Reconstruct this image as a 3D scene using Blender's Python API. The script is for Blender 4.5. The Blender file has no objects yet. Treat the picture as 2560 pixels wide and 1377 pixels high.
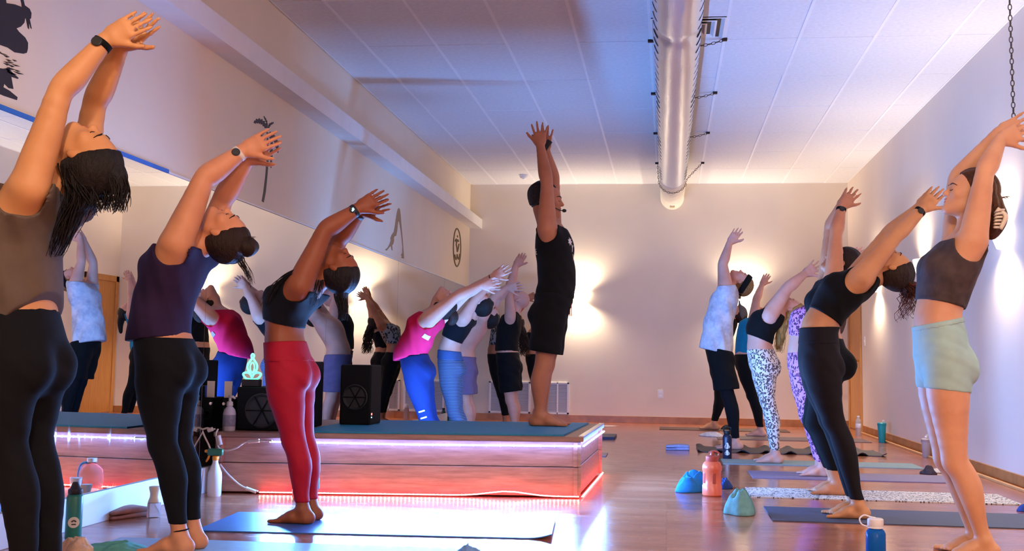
import bpy, bmesh, math, random
import numpy as np
from mathutils import Vector, Matrix
random.seed(7); RNG = np.random.default_rng(7)
sc = bpy.context.scene
COL = sc.collection

# ------------------------------------------------------------------ camera
FPX, CX, CY = 2726.2, 1340.8, 653.4
YAW, PITCH, ROLL, CAMH = .1203, .0915, .0149, .8833
XL, XR, YB, HC, MT = -2.998, 2.624, 16.316, 3.574, 1.9825   # left / right / back wall, ceiling, mirror top
YF = -3.6
cw = np.array([-math.sin(YAW)*math.cos(PITCH), math.cos(YAW)*math.cos(PITCH), math.sin(PITCH)])
cr = np.array([math.cos(YAW), math.sin(YAW), 0.]); cu = np.cross(cr, cw)
cr, cu = math.cos(ROLL)*cr+math.sin(ROLL)*cu, -math.sin(ROLL)*cr+math.cos(ROLL)*cu
C0 = np.array([0, 0, CAMH])
cam = bpy.data.cameras.new('camera'); camo = bpy.data.objects.new('camera', cam); COL.objects.link(camo)
cam.sensor_width = 36; cam.lens = FPX/2560*36
cam.shift_x = (1280-CX)/2560; cam.shift_y = (CY-688.5)/2560
cam.clip_start = .05; cam.clip_end = 100
m = Matrix.Identity(4)
for i in range(3):
    m[i][0], m[i][1], m[i][2], m[i][3] = cr[i], cu[i], -cw[i], C0[i]
camo.matrix_world = m
sc.camera = camo
def ray(x, y): return (x-CX)/FPX*cr-(y-CY)/FPX*cu+cw
def onz(x, y, z=0.): d = ray(x, y); return C0+d*(z-CAMH)/d[2]
def ony(x, y, Y): d = ray(x, y); return C0+d*Y/d[1]
def onx(x, y, X): d = ray(x, y); return C0+d*X/d[0]

# ------------------------------------------------------------------ world, exposure
wd = bpy.data.worlds.new('world'); sc.world = wd; wd.use_nodes = True
wd.node_tree.nodes['Background'].inputs[0].default_value = (.02, .018, .02, 1)
vs = sc.view_settings
vs.view_transform = 'Standard'; vs.look = 'None'; vs.gamma = 1; vs.use_curve_mapping = False
vs.exposure = 0.15
sc.cycles.max_bounces = 7; sc.cycles.diffuse_bounces = 4; sc.cycles.glossy_bounces = 4
sc.cycles.transmission_bounces = 6; sc.cycles.transparent_max_bounces = 6
sc.cycles.caustics_reflective = False; sc.cycles.caustics_refractive = False
sc.cycles.sample_clamp_indirect = 4.0

# ------------------------------------------------------------------ materials
def lin(c):
    return tuple((x/12.92 if x <= .04045 else ((x+.055)/1.055)**2.4) for x in c)
def srgb(r, g, b): return lin((r/255, g/255, b/255))
class NT:
    def __init__(s, name):
        s.m = bpy.data.materials.new(name); s.m.use_nodes = True
        s.t = s.m.node_tree; s.b = s.t.nodes['Principled BSDF']
    def n(s, typ, **kw):
        o = s.t.nodes.new(typ)
        for k, v in kw.items(): setattr(o, k, v)
        return o
    def l(s, a, b): s.t.links.new(a, b)
    def coord(s, which='Object', scale=(1, 1, 1)):
        tc = s.n('ShaderNodeTexCoord'); mp = s.n('ShaderNodeMapping')
        mp.inputs['Scale'].default_value = scale; s.l(tc.outputs[which], mp.inputs[0]); return mp.outputs[0]
    def noise(s, vec, scale, detail=3, rough=.5):
        o = s.n('ShaderNodeTexNoise'); o.inputs['Scale'].default_value = scale
        o.inputs['Detail'].default_value = detail; o.inputs['Roughness'].default_value = rough
        s.l(vec, o.inputs['Vector']); return o.outputs['Fac']
    def ramp(s, fac, stops, interp='LINEAR'):
        o = s.n('ShaderNodeValToRGB'); cr_ = o.color_ramp; cr_.interpolation = interp
        while len(cr_.elements) < len(stops): cr_.elements.new(.5)
        for e, (p, c) in zip(cr_.elements, stops): e.position = p; e.color = (*c[:3], 1)
        s.l(fac, o.inputs[0]); return o.outputs[0]
    def bump(s, h, strength=.3, dist=.01):
        o = s.n('ShaderNodeBump'); o.inputs['Strength'].default_value = strength; o.inputs['Distance'].default_value = dist
        s.l(h, o.inputs['Height']); s.l(o.outputs[0], s.b.inputs['Normal'])
    def set(s, **kw):
        for k, v in kw.items():
            s.b.inputs[k.replace('_', ' ')].default_value = v
def mul(c, f): return tuple(min(1, x*f) for x in c)
def mat(name, col, rough=.6, metal=0., var=.12, vscale=6., bump=0., bscale=60., bdist=.004, **kw):
    t = NT(name); t.set(Roughness=rough, Metallic=metal)
    if var:
        v = t.coord(); f = t.noise(v, vscale, 3)
        t.l(t.ramp(f, [(.3, mul(col, 1-var)), (.7, mul(col, 1+var))]), t.b.inputs['Base Color'])
    else: t.b.inputs['Base Color'].default_value = (*col, 1)
    if bump:
        v = t.coord(); t.bump(t.noise(v, bscale, 4), bump, bdist)
    for k, v in kw.items(): t.b.inputs[k.replace('_', ' ')].default_value = v
    return t.m
def emis(name, col, strength, base=(.8, .8, .8)):
    t = NT(name); t.b.inputs['Base Color'].default_value = (*base, 1)
    t.b.inputs['Emission Color'].default_value = (*col, 1); t.b.inputs['Emission Strength'].default_value = strength
    return t.m

# ------------------------------------------------------------------ mesh helpers
def link(o, parent=None):
    COL.objects.link(o)
    if parent is not None: o.parent = parent
    return o
def obj(name, me, material=None, parent=None, smooth=False):
    o = bpy.data.objects.new(name, me)
    if material is not None and not me.materials: me.materials.append(material)
    if smooth: me.polygons.foreach_set('use_smooth', [True]*len(me.polygons))
    return link(o, parent)
def tag(o, label=None, cat=None, group=None, kind=None):
    if label: o['label'] = label
    if cat: o['category'] = cat
    if group: o['group'] = group
    if kind: o['kind'] = kind
    return o
def empty(name, loc, label=None, cat=None, group=None, kind=None):
    o = bpy.data.objects.new(name, None); o.location = loc; o.empty_display_size = .05
    link(o); return tag(o, label, cat, group, kind)
def rebase(o):
    """child meshes are written in world coordinates: undo the parent's place"""
    if o.parent is not None:
        l = Vector((0, 0, 0)); p = o.parent
        while p is not None: l += p.location; p = p.parent
        o.data.transform(Matrix.Translation(-l))
    return o
def pymesh(name, verts, faces, material=None, parent=None, smooth=False):
    me = bpy.data.meshes.new(name); me.from_pydata([tuple(map(float, v)) for v in verts], [], [tuple(f) for f in faces]); me.update()
    return rebase(obj(name, me, material, parent, smooth))
def from_bm(name, bm, material=None, parent=None, smooth=False, base=True):
    me = bpy.data.meshes.new(name); bmesh.ops.recalc_face_normals(bm, faces=bm.faces); bm.to_mesh(me); bm.free()
    o = obj(name, me, material, parent, smooth)
    return rebase(o) if base else o
def bm_box(bm, lo, hi, bevel=0., M=None):
    r = bmesh.ops.create_cube(bm, size=1)
    lo, hi = Vector(lo), Vector(hi)
    for v in r['verts']: v.co = Vector(((v.co.x+.5)*(hi.x-lo.x)+lo.x, (v.co.y+.5)*(hi.y-lo.y)+lo.y, (v.co.z+.5)*(hi.z-lo.z)+lo.z))
    if bevel:
        es = list({e for v in r['verts'] for e in v.link_edges})
        rb = bmesh.ops.bevel(bm, geom=es, offset=bevel, segments=2, affect='EDGES', profile=.5)
        vs_ = rb['verts']
        if M is not None:
            allv = list({v for f in rb['faces'] for v in f.verts} | set(vs_)); bmesh.ops.transform(bm, matrix=M, verts=allv)
    elif M is not None: bmesh.ops.transform(bm, matrix=M, verts=r['verts'])
def box(name, lo, hi, material, parent=None, bevel=0., M=None, smooth=False):
    bm = bmesh.new(); bm_box(bm, lo, hi, bevel)
    if M is not None: bmesh.ops.transform(bm, matrix=M, verts=bm.verts)
    return from_bm(name, bm, material, parent, smooth)
def lathe_vf(prof, seg=24, c=(0, 0, 0), a0=0., a1=2*math.pi):
    full = abs(a1-a0-2*math.pi) < 1e-6
    n = seg if full else seg+1; vs_, fs = [], []
    for r, z in prof:
        for i in range(n):
            a = a0+(a1-a0)*i/seg; vs_.append((c[0]+r*math.cos(a), c[1]+r*math.sin(a), c[2]+z))
    for j in range(len(prof)-1):
        for i in range(seg):
            i2 = (i+1) % n
            fs.append((j*n+i, j*n+i2, (j+1)*n+i2, (j+1)*n+i))
    if full:
        if prof[0][0] > 1e-5: fs.append(tuple(range(n-1, -1, -1)))
        if prof[-1][0] > 1e-5: fs.append(tuple((len(prof)-1)*n+i for i in range(n)))
    return vs_, fs
def lathe(name, prof, c, material, parent=None, seg=24, smooth=True, M=None):
    v, f = lathe_vf(prof, seg, (0, 0, 0) if M is not None else c)
    if M is not None: v = [tuple(M @ Vector(p)) for p in v]
    o = pymesh(name, v, f, material, parent, smooth)
    bmv = bmesh.new(); bmv.from_mesh(o.data); bmesh.ops.remove_doubles(bmv, verts=bmv.verts, dist=1e-5)
    bmesh.ops.recalc_face_normals(bmv, faces=bmv.faces); bmv.to_mesh(o.data); bmv.free()
    if smooth: o.data.set_sharp_from_angle(angle=math.radians(40))
    return o
def tube_vf(pts, r, seg=8, closed=False, base=0):
    pts = [np.asarray(p, float) for p in pts]; n = len(pts); vs_, fs = [], []
    rr = r if hasattr(r, '__len__') else [r]*n
    prev = None
    for i in range(n):
        if closed: t = pts[(i+1) % n]-pts[i-1]
        else: t = pts[min(i+1, n-1)]-pts[max(i-1, 0)]
        t = t/(np.linalg.norm(t)+1e-12)
        if prev is None:
            a = np.array([0, 0, 1.]) if abs(t[2]) < .9 else np.array([1., 0, 0])
        else: a = prev
        a = a-t*(a@t); a /= np.linalg.norm(a)+1e-12; prev = a; b = np.cross(t, a)
        for k in range(seg):
            th = 2*math.pi*k/seg; vs_.append(pts[i]+rr[i]*(math.cos(th)*a+math.sin(th)*b))
    m_ = n if closed else n-1
    for i in range(m_):
        j = (i+1) % n
        for k in range(seg):
            k2 = (k+1) % seg; fs.append((base+i*seg+k, base+i*seg+k2, base+j*seg+k2, base+j*seg+k))
    if not closed:
        fs.append(tuple(base+k for k in range(seg-1, -1, -1))); fs.append(tuple(base+(n-1)*seg+k for k in range(seg)))
    return vs_, fs
def tube(name, pts, r, material, parent=None, seg=8, closed=False):
    v, f = tube_vf(pts, r, seg, closed); return pymesh(name, v, f, material, parent, True)
def tubes(name, paths, r, material, parent=None, seg=6, closed=False):
    V, Fc = [], []
    for p in paths:
        v, f = tube_vf(p, r, seg, closed, len(V)); V += v; Fc += f
    return pymesh(name, V, Fc, material, parent, True)
def catmull(pts, sub=4):
    P = [np.asarray(p, float) for p in pts]; out = []
    for i in range(len(P)-1):
        p0, p1, p2, p3 = P[max(i-1, 0)], P[i], P[i+1], P[min(i+2, len(P)-1)]
        for s in range(sub):
            t = s/sub
            out.append(.5*((2*p1)+(-p0+p2)*t+(2*p0-5*p1+4*p2-p3)*t*t+(-p0+3*p1-3*p2+p3)*t**3))
    out.append(P[-1]); return out
def slab_poly(name, poly, axis, t0, t1, material, parent=None):
    """flat outline (a list of 2D points) given a thickness t0..t1 along an axis"""
    def P(p, t):
        return (t, p[0], p[1]) if axis == 0 else ((p[0], t, p[1]) if axis == 1 else (p[0], p[1], t))
    bm = bmesh.new()
    a = [bm.verts.new(P(p, t0)) for p in poly]; f = bm.faces.new(a)
    r = bmesh.ops.extrude_face_region(bm, geom=[f]); vv = [e for e in r['geom'] if isinstance(e, bmesh.types.BMVert)]
    d = [0, 0, 0]; d[axis] = t1-t0
    bmesh.ops.translate(bm, verts=vv, vec=d)
    return from_bm(name, bm, material, parent)
def text_mesh(name, body, size, M, material, parent=None, extrude=.0006):
    cu_ = bpy.data.curves.new(name, 'FONT'); cu_.body = body; cu_.size = size; cu_.extrude = extrude
    cu_.align_x = 'CENTER'; cu_.align_y = 'CENTER'
    to = bpy.data.objects.new('tmp', cu_); COL.objects.link(to)
    me = bpy.data.meshes.new_from_object(to); bpy.data.objects.remove(to); bpy.data.curves.remove(cu_)
    me.transform(M); me.name = name
    return rebase(obj(name, me, material, parent))

# ------------------------------------------------------------------ room materials
WALL = mat('wall_paint', srgb(236, 222, 200), .75, var=.03, vscale=1.5, bump=.06, bscale=240, bdist=.002)
WALLR = mat('wall_paint_right', srgb(238, 221, 204), .75, var=.03, vscale=1.2, bump=.06, bscale=240, bdist=.002)
WHITE = mat('white_paint', srgb(235, 233, 230), .45, var=.03)
TILE = mat('ceiling_tile', srgb(226, 226, 228), .9, var=.05, vscale=30, bump=.25, bscale=400, bdist=.002)
GRID = mat('grid_white', srgb(240, 240, 242), .5, var=.02)
BASEW = mat('baseboard_wood', srgb(176, 116, 62), .4, var=.2, vscale=8)
def wood(name, c1, c2, rough, scale=(1, 1, 1), ringscale=9, bump=.1, coat=0.):
    t = NT(name); v = t.coord('Object', scale); f = t.noise(v, ringscale, 6, .65)
    t.l(t.ramp(f, [(.28, c1), (.72, c2)]), t.b.inputs['Base Color']); t.set(Roughness=rough)
    t.bump(f, bump, .003)
    if coat: t.set(Coat_Weight=coat, Coat_Roughness=.12)
    return t.m
DOORW = wood('door_wood', srgb(178, 116, 52), srgb(206, 146, 76), .4, (1, 6, .5), 6)
PLANKW = wood('platform_pine', srgb(150, 112, 98), srgb(196, 156, 138), .55, (.5, 5, 9), 5, .15)
def floor_mat():
    t = NT('floor_wood'); v = t.coord('Object')
    br = t.n('ShaderNodeTexBrick'); br.inputs['Scale'].default_value = 1
    br.inputs['Brick Width'].default_value = 1.15; br.inputs['Row Height'].default_value = .082
    br.inputs['Mortar Size'].default_value = .0016; br.inputs['Mortar Smooth'].default_value = .3
    br.inputs['Color1'].default_value = (*srgb(158, 88, 60), 1); br.inputs['Color2'].default_value = (*srgb(196, 122, 86), 1)
    br.inputs['Mortar'].default_value = (*srgb(66, 34, 24), 1); br.offset = .37
    t.l(v, br.inputs['Vector'])
    v2 = t.coord('Object', (1.2, 22, 1)); f = t.noise(v2, 3.5, 6, .6)
    mx = t.n('ShaderNodeMix', data_type='RGBA', blend_type='MULTIPLY'); mx.inputs['Factor'].default_value = .55
    t.l(br.outputs['Color'], mx.inputs['A']); t.l(t.ramp(f, [(.3, (.62, .55, .5)), (.7, (1, 1, 1))]), mx.inputs['B'])
    t.l(mx.outputs['Result'], t.b.inputs['Base Color'])
    v3 = t.coord('Object', (2, 6, 1)); g = t.noise(v3, 2.5, 4)
    t.l(t.ramp(g, [(.3, (.17,)*3), (.75, (.3,)*3)]), t.b.inputs['Roughness'])
    v4 = t.coord('Object', (3, 30, 1)); t.bump(t.noise(v4, 4, 3), .06, .004)
    t.set(Specular_IOR_Level=.75, Coat_Weight=.35, Coat_Roughness=.12)
    return t.m
FLOORM = floor_mat()
def mirror_mat():
    t = NT('mirror_glass'); t.set(Metallic=1.)
    t.b.inputs['Base Color'].default_value = (.86, .86, .84, 1)
    v = t.coord('Object', (1, 9, .9)); f = t.noise(v, 3, 5, .6)
    geo = t.n('ShaderNodeNewGeometry'); sp = t.n('ShaderNodeSeparateXYZ'); t.l(geo.outputs['Position'], sp.inputs[0])
    mr = t.n('ShaderNodeMapRange'); mr.inputs[1].default_value = .1; mr.inputs[2].default_value = .8
    mr.inputs[3].default_value = 1; mr.inputs[4].default_value = 0; t.l(sp.outputs['Z'], mr.inputs[0])
    r1 = t.ramp(f, [(.5, (0,)*3), (.75, (.12,)*3)])
    mm = t.n('ShaderNodeMath', operation='MULTIPLY'); t.l(r1, mm.inputs[0]); t.l(mr.outputs[0], mm.inputs[1])
    t.l(mm.outputs[0], t.b.inputs['Roughness'])
    return t.m
MIRROR = mirror_mat()

# ------------------------------------------------------------------ room shell
def struct(name, lo, hi, material, parent=None, bevel=0.):
    o = box(name, lo, hi, material, parent, bevel)
    if parent is None: o['kind'] = 'structure'
    return o
struct('floor', (XL-.1, YF, -.1), (XR+.1, YB+.1, 0), FLOORM)
ceil = struct('ceiling', (XL-.1, YF, HC+.02), (XR+.1, YB+.1, HC+.12), mat('ceiling_void', srgb(70, 66, 66), .9))
struct('wall_back', (XL-.1, YB, 0), (XR+.1, YB+.1, HC+.02), WALL)
struct('wall_right', (XR, YF, 0), (XR+.1, YB+.1, HC+.02), WALLR)
struct('wall_left', (XL-.1, YF, 0), (XL-.006, YB+.1, HC+.02), WALL)
struct('wall_front', (XL-.1, YF-.1, 0), (XR+.1, YF, HC+.02), WALL)
# ceiling tiles
T0x, T0y, TW, TD = -.759, 8.986, .61, 1.22
xs = [T0x+TW*k for k in range(-4, 7)]; xs = [XL]+[x for x in xs if XL+.05 < x < XR-.02]+[XR]
ys = [T0y+TD*k for k in range(-5, 7)]; ys = [y for y in ys if y < YB-.05]+[YB]
tmesh = {}
for i in range(len(xs)-1):
    for j in range(len(ys)-1):
        x0, x1, y0, y1 = xs[i], xs[i+1], ys[j], ys[j+1]
        key = (round(x1-x0, 3), round(y1-y0, 3))
        cxx, cyy = (x0+x1)/2, (y0+y1)/2
        if (i, j) != (-1, -1) and x0 < .1 < x1 and abs(cyy-8.4) < .5: continue   # air diffuser sits here
        if key not in tmesh:
            bm = bmesh.new(); w_, d_ = (x1-x0)/2-.004, (y1-y0)/2-.006
            bm_box(bm, (-w_, -d_, 0), (w_, d_, .016), .0025)
            me = bpy.data.meshes.new('ceiling_tile'); bmesh.ops.recalc_face_normals(bm, faces=bm.faces); bm.to_mesh(me); bm.free(); me.materials.append(TILE); tmesh[key] = me
        o = link(bpy.data.objects.new('ceiling_tile', tmesh[key]), ceil)
        o.location = (cxx, cyy, HC+RNG.uniform(-.0015, .0015)); o.rotation_euler = (RNG.normal(0, .0016), RNG.normal(0, .002), 0)
for x in xs[1:-1]:
    box('ceiling_grid_bar', (x-.012, ys[0], HC-.003), (x+.012, YB, HC+.004), GRID, ceil)
for y in ys[1:-1]:
    box('ceiling_grid_bar', (XL, y-.008, HC+.009), (XR, y+.008, HC+.013), GRID, ceil)
for a, b in (((XL, ys[0], HC-.004), (XL+.012, YB, HC+.01)), ((XR-.012, ys[0], HC-.004), (XR, YB, HC+.01)), ((XL, YB-.012, HC-.004), (XR, YB, HC+.01))):
    box('ceiling_edge_angle', a, b, GRID, ceil)
# soffit ledge on the left wall
tag(slab_poly('trim_1', [(XL-.006, 2.90), (XL+.185, 2.885), (XL+.185, 3.03), (XL-.006, 3.03)], 1, YF, YB, WHITE), kind='structure')
# left wall: boxed-in wall above the soffit
# white base ledge under the mirror
struct('baseboard_left', (XL-.006, YF, 0), (XL+.02, YB, .165), WHITE, None, .004)
struct('baseboard_back', (XL, YB-.016, 0), (XR, YB, .10), BASEW, None, .003)
struct('baseboard_right', (XR-.014, YF, 0), (XR, 15.2, .095), BASEW, None, .003)
struct('trim_2', (XR-.085, YF, 0), (XR-.055, 15.0, .02), mat('floor_trim_wood', srgb(214, 158, 96), .4, var=.1), None, .003)
# mirror panels
for j, (a, b) in enumerate(zip([-.85, 1.70, 4.25, 6.82, 9.37, 11.92, 14.47], [1.70, 4.25, 6.82, 9.37, 11.92, 14.47, YB-.004])):
    o = box('mirror_panel', (XL-.0055, a+.002, .166), (XL, b-.002, MT), MIRROR)
    tag(o, 'tall frameless mirror panel on the left wall, %s from the back wall corner' % ['seventh', 'sixth', 'fifth', 'fourth', 'third', 'second', 'first'][j], 'mirror', 'mirror panels along the left wall')
struct('trim_3', (XL-.006, -.85, MT), (XL+.006, 6.2, MT+.022), mat('blue_tape', srgb(40, 110, 200), .5, var=.1))
struct('trim_4', (XL-.006, 6.2, MT), (XL+.006, YB, MT+.012), WHITE)
# door in the right wall next to the back corner
door = tag(box('door_1', (XR-.012, 15.36, .01), (XR-.004, 16.18, 2.03), DOORW, None, .002), kind='structure')
for lo, hi in (((XR-.028, 15.27, 0), (XR, 15.36, 2.12)), ((XR-.028, 16.18, 0), (XR, 16.27, 2.12)), ((XR-.028, 15.27, 2.03), (XR, 16.27, 2.12))):
    box('door_frame', lo, hi, DOORW, door, .004)
lathe('door_knob', [(0, 0), (.012, .002), (.012, .03), (.028, .04), (.03, .055), (.018, .068), (0, .07)], (0, 0, 0),
      mat('brass', srgb(200, 150, 70), .25, 1., 0), door, 16, True, Matrix.Translation((XR-.012, 15.44, .96)) @ Matrix.Rotation(-math.pi/2, 4, 'Y'))

# ------------------------------------------------------------------ ceiling fixtures
DARK = mat('dark_metal', srgb(40, 34, 34), .45, .6, 0)
BLACK = mat('matte_black', srgb(14, 14, 17), .55, 0, .1)
box('ceiling_tile', (T0x+TW+.004, 7.766+.003, HC), (T0x+2*TW-.004, 8.376-.003, HC+.016), TILE, ceil, .0025)
vx, vy = T0x+1.5*TW, 8.681
vent = empty('air_diffuser', (vx, vy, HC), 'white square ceiling air diffuser with nested louvres beside the silver duct', 'vent')
box('duct_box', (vx-.29, vy-.29, HC+.012), (vx+.29, vy+.29, HC+.019), DARK, vent)
for k, s in enumerate((.30, .225, .15, .075)):
    zz = HC-.004+.0*k
    V, Fc = [], []
    for (a, z) in ((s, zz), (s-.016, zz-.004), (s-.052, zz+.022), (s-.048, zz+.024), (s-.012, zz+.004)):
        V += [(vx-a, vy-a, z), (vx+a, vy-a, z), (vx+a, vy+a, z), (vx-a, vy+a, z)]
    for r_ in range(5):
        n_ = (r_+1) % 5
        for q in range(4): Fc.append((r_*4+q, r_*4+(q+1) % 4, n_*4+(q+1) % 4, n_*4+q))
    pymesh('louvre', V, Fc, WHITE, vent)
# silver fabric duct
def duct_mat():
    t = NT('silver_foil'); t.set(Metallic=1., Roughness=.32); t.b.inputs['Base Color'].default_value = (.80, .87, 1., 1)
    v = t.coord('Object', (1, .35, 1)); a = t.noise(v, 14, 5, .6)
    t.bump(a, .22, .02); return t.m
FOIL = duct_mat()
DX, DZ, DR = .065, 3.35, .178
duct = empty('air_duct', (DX, 10, DZ), 'long round silver foil air duct hung along the ceiling on chains', 'duct')
def duct_tube(name, y0, y1, n, r, material, crease=()):
    V, Fc, seg = [], [], 40
    for i in range(n+1):
        y = y0+(y1-y0)*i/n
        for k in range(seg):
            a = 2*math.pi*k/seg
            rr = r*(1+.010*math.sin(y*3.1+2*math.sin(a))+.006*math.sin(7*y+3*a))
            for cy_ in crease: rr -= .02*math.exp(-((y-cy_)/.05)**2)*(1+.5*math.sin(5*a))
            V.append((DX+rr*math.cos(a), y, DZ+rr*math.sin(a)))
    for i in range(n):
        for k in range(seg):
            k2 = (k+1) % seg; Fc.append((i*seg+k, (i+1)*seg+k, (i+1)*seg+k2, i*seg+k2))
    Fc.append(tuple(range(seg))); Fc.append(tuple(n*seg+k for k in range(seg-1, -1, -1)))
    return pymesh(name, V, Fc, material, duct, True)
duct_tube('foil_sleeve', 3.2, 14.25, 150, DR, FOIL, (7.72, 5.2))
duct_tube('wall_collar', 14.2, YB, 10, DR*.985, mat('collar_white', srgb(232, 226, 214), .6, var=.08, vscale=9))
box('collar_patch', (DX-.035, 15.9, DZ-DR-.004), (DX+.035, 16.05, DZ-DR+.01), mat('patch_tape', srgb(176, 160, 128), .6), duct)
smesh = None
y = 4.0
while y < 14.1:                                   # the punched air slots on both flanks
    for sgn in (-1, 1):
        a = -math.pi/2+sgn*1.12
        if smesh is None:
            bm = bmesh.new(); bmesh.ops.create_uvsphere(bm, u_segments=10, v_segments=6, radius=1)
            for v in bm.verts: v.co = Vector((v.co.x*.009, v.co.y*.042, v.co.z*.006))
            smesh = bpy.data.meshes.new('air_slot'); bm.to_mesh(smesh); bm.free(); smesh.materials.append(DARK)
        o = link(bpy.data.objects.new('air_slot', smesh), duct)
        o.location = (DR*.985*math.cos(a), y-10, DR*.985*math.sin(a))
        o.rotation_euler = Matrix.Rotation(a-math.pi/2, 3, 'Y').inverted().to_euler() if False else Vector((math.cos(a), 0, math.sin(a))).to_track_quat('Z', 'Y').to_euler()
        o.rotation_euler.rotate_axis('Z', sgn*.45)
    y += .2
# chain slings under the duct: alternating oval links
CHAINM = mat('chain_metal', srgb(96, 84, 74), .4, .8, 0)
def chain_path(name, pts, ln, r, parent, wl=.45):
    """one chain: real oval links threaded along a path, joined as one part"""
    P = catmull(pts, 12); d = [0]
    for a, b in zip(P, P[1:]): d.append(d[-1]+np.linalg.norm(b-a))
    n = max(2, int(d[-1]/(ln*.74))); V, Fc = [], []
    for i in range(n):
        s = (i+.5)/n*d[-1]; j = min(max(np.searchsorted(d, s)-1, 0), len(P)-2)
        t = (P[j+1]-P[j]); t = t/np.linalg.norm(t); c = P[j]+t*(s-d[j])
        a = np.array([0, 1., 0]) if abs(t[1]) < .8 else np.array([1., 0, 0])
        a = a-t*(a@t); a /= np.linalg.norm(a); b = np.cross(t, a)
        u_ = a if i % 2 == 0 else b
        ring = []
        for k in range(12):
            th = 2*math.pi*k/12; ring.append(c+t*(ln/2-r)*math.cos(th)+u_*(ln*wl/2)*math.sin(th)*1.0)
        v, f = tube_vf(ring, r, 5, True, len(V)); V += v; Fc += f
    return pymesh(name, V, Fc, CHAINM, parent, True)
for j, hy in enumerate((6.9, 8.94, 10.74, 12.64, 14.56)):
    xl, xr_ = T0x+TW, T0x+2*TW
    ch = empty('sling_chain', (xl, hy, HC), ('thin metal chain sling looped under the end of the silver duct at its white collar' if j == 4 else
               'thin metal chain sling over the silver duct, %s sling from its white collar' % ['fifth', 'fourth', 'third', 'second'][j]), 'chain', 'chain slings holding the duct')
    R_ = DR+.012
    pts = [(xl+.01, hy, HC-.02)]+[(DX+R_*math.cos(t), hy+.05*math.sin(j+t), DZ+R_*math.sin(t)) for t in np.linspace(math.pi*1.02, math.pi*1.98, 9)]+[(xr_-.01, hy, HC-.02)]
    if j < 4: pts = [(xl+.01, hy, HC-.02), (DX-.12, hy+.01, HC-.03), (DX, hy+.02, HC-.034), (DX+.12, hy+.03, HC-.055), (DX+.25, hy+.02, HC-.05), (xr_-.01, hy, HC-.02)]
    chain_path('chain', pts, .045, .0032, ch)
    for x in (xl, xr_): box('hook', (x-.022, hy-.018, HC-.026), (x+.022, hy+.018, HC-.003), DARK, ch, .004)
hc = empty('hanging_chain', (2.27, 7.45, HC), 'long steel chain hanging down from the ceiling by the right wall', 'chain')
chain_path('chain', [(2.27, 7.45, HC), (2.275, 7.45, 3.0), (2.28, 7.45, 2.35)], .05, .0035, hc)
box('hook', (2.25, 7.43, HC-.03), (2.29, 7.47, HC), DARK, hc, .004)
# smoke detector on the ceiling near the back wall
sd = onz(1310, 437, HC)
so = empty('smoke_detector', (sd[0], min(sd[1], 15.9), HC), 'small round white smoke detector on the ceiling near the back wall', 'smoke detector')
lathe('housing', [(.0, -.055), (.045, -.052), (.06, -.035), (.066, -.012), (.066, 0)], (so.location.x, so.location.y, HC), WHITE, so)
lathe('sensor_grille', [(0, -.066), (.022, -.064), (.028, -.053)], (so.location.x, so.location.y, HC), GRID, so)

# ------------------------------------------------------------------ wall sconces (warm)
SHADE = emis('sconce_shade', (1., .80, .58), 9.0, (.9, .85, .78))
BULB = emis('sconce_bulb', (1., .76, .5), 60., (1, 1, 1))
SW = 135.
def sconce(p, rot, label, power=SW):
    e = empty('wall_sconce', p, label, 'wall lamp', 'warm wall sconces')
    M = Matrix.Translation(p) @ Matrix.Rotation(rot, 4, 'Z')       # local: wall plane at y=0, room towards -y
    V, Fc = [], []; seg = 14
    for z, r in ((-.085, .085), (-.02, .115), (.06, .135), (.085, .14)):
        for k in range(seg+1):
            a = math.pi+math.pi*k/seg; V.append(tuple(M @ Vector((r*1.12*math.cos(a), .8*r*math.sin(a)-.004, z))))
    n_ = seg+1
    for j in range(3):
        for k in range(seg): Fc.append((j*n_+k, j*n_+k+1, (j+1)*n_+k+1, (j+1)*n_+k))
    o = pymesh('lamp_shade', V, Fc, SHADE, e, True)
    md = o.modifiers.new('thick', 'SOLIDIFY'); md.thickness = .004
    bm = bmesh.new(); bm_box(bm, (-.06, -.02, -.06), (.06, -.001, .06), .004); bmesh.ops.transform(bm, matrix=M, verts=bm.verts)
    from_bm('back_plate', bm, WHITE, e)
    bm = bmesh.new(); bmesh.ops.create_uvsphere(bm, u_segments=12, v_segments=8, radius=.024)
    bmesh.ops.transform(bm, matrix=M @ Matrix.Translation((0, -.05, 0)), verts=bm.verts); from_bm('bulb', bm, BULB, e, True)
    for z, dirn in ((.075, 1), (-.08, -1)):
        l = bpy.data.lights.new('sconce_light', 'SPOT'); l.energy = power*(.5 if dirn > 0 else .62); l.color = (1., .82, .62)
        l.spot_size = math.radians(150); l.spot_blend = .8; l.shadow_soft_size = .05
        lo = bpy.data.objects.new('sconce_light', l); link(lo, e); lo.location = Matrix.Rotation(rot, 3, 'Z') @ Vector((0, -.06, z))
        lo.rotation_euler = (math.pi if dirn > 0 else 0, 0, 0)
    return e
for X_, lb in ((-1.30, 'glowing white wall sconce on the back wall behind the instructor'), (1.13, 'glowing white wall sconce on the back wall behind the headband man')):
    sconce((X_, YB-.001, 1.86), 0, lb, SW*1.5)
for Y_, lb in ((14.0, 'glowing sconce on the right wall, the one closest to the wooden door'), (11.55, 'glowing sconce on the right wall, second from the wooden door'),
               (8.82, 'glowing sconce on the right wall, third from the wooden door'), (6.1, 'added unseen fill sconce on the right wall, fourth from the wooden door'),  # sconces past the third are out of view, added for fill light
               (3.4, 'added unseen fill sconce on the right wall, fifth from the wooden door'), (.7, 'added unseen fill sconce on the right wall, sixth from the wooden door'),
               (-2.0, 'added unseen fill sconce on the right wall, farthest from the wooden door')):
    sconce((XR-.001, Y_, 1.9), -math.pi/2, lb, SW)
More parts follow.
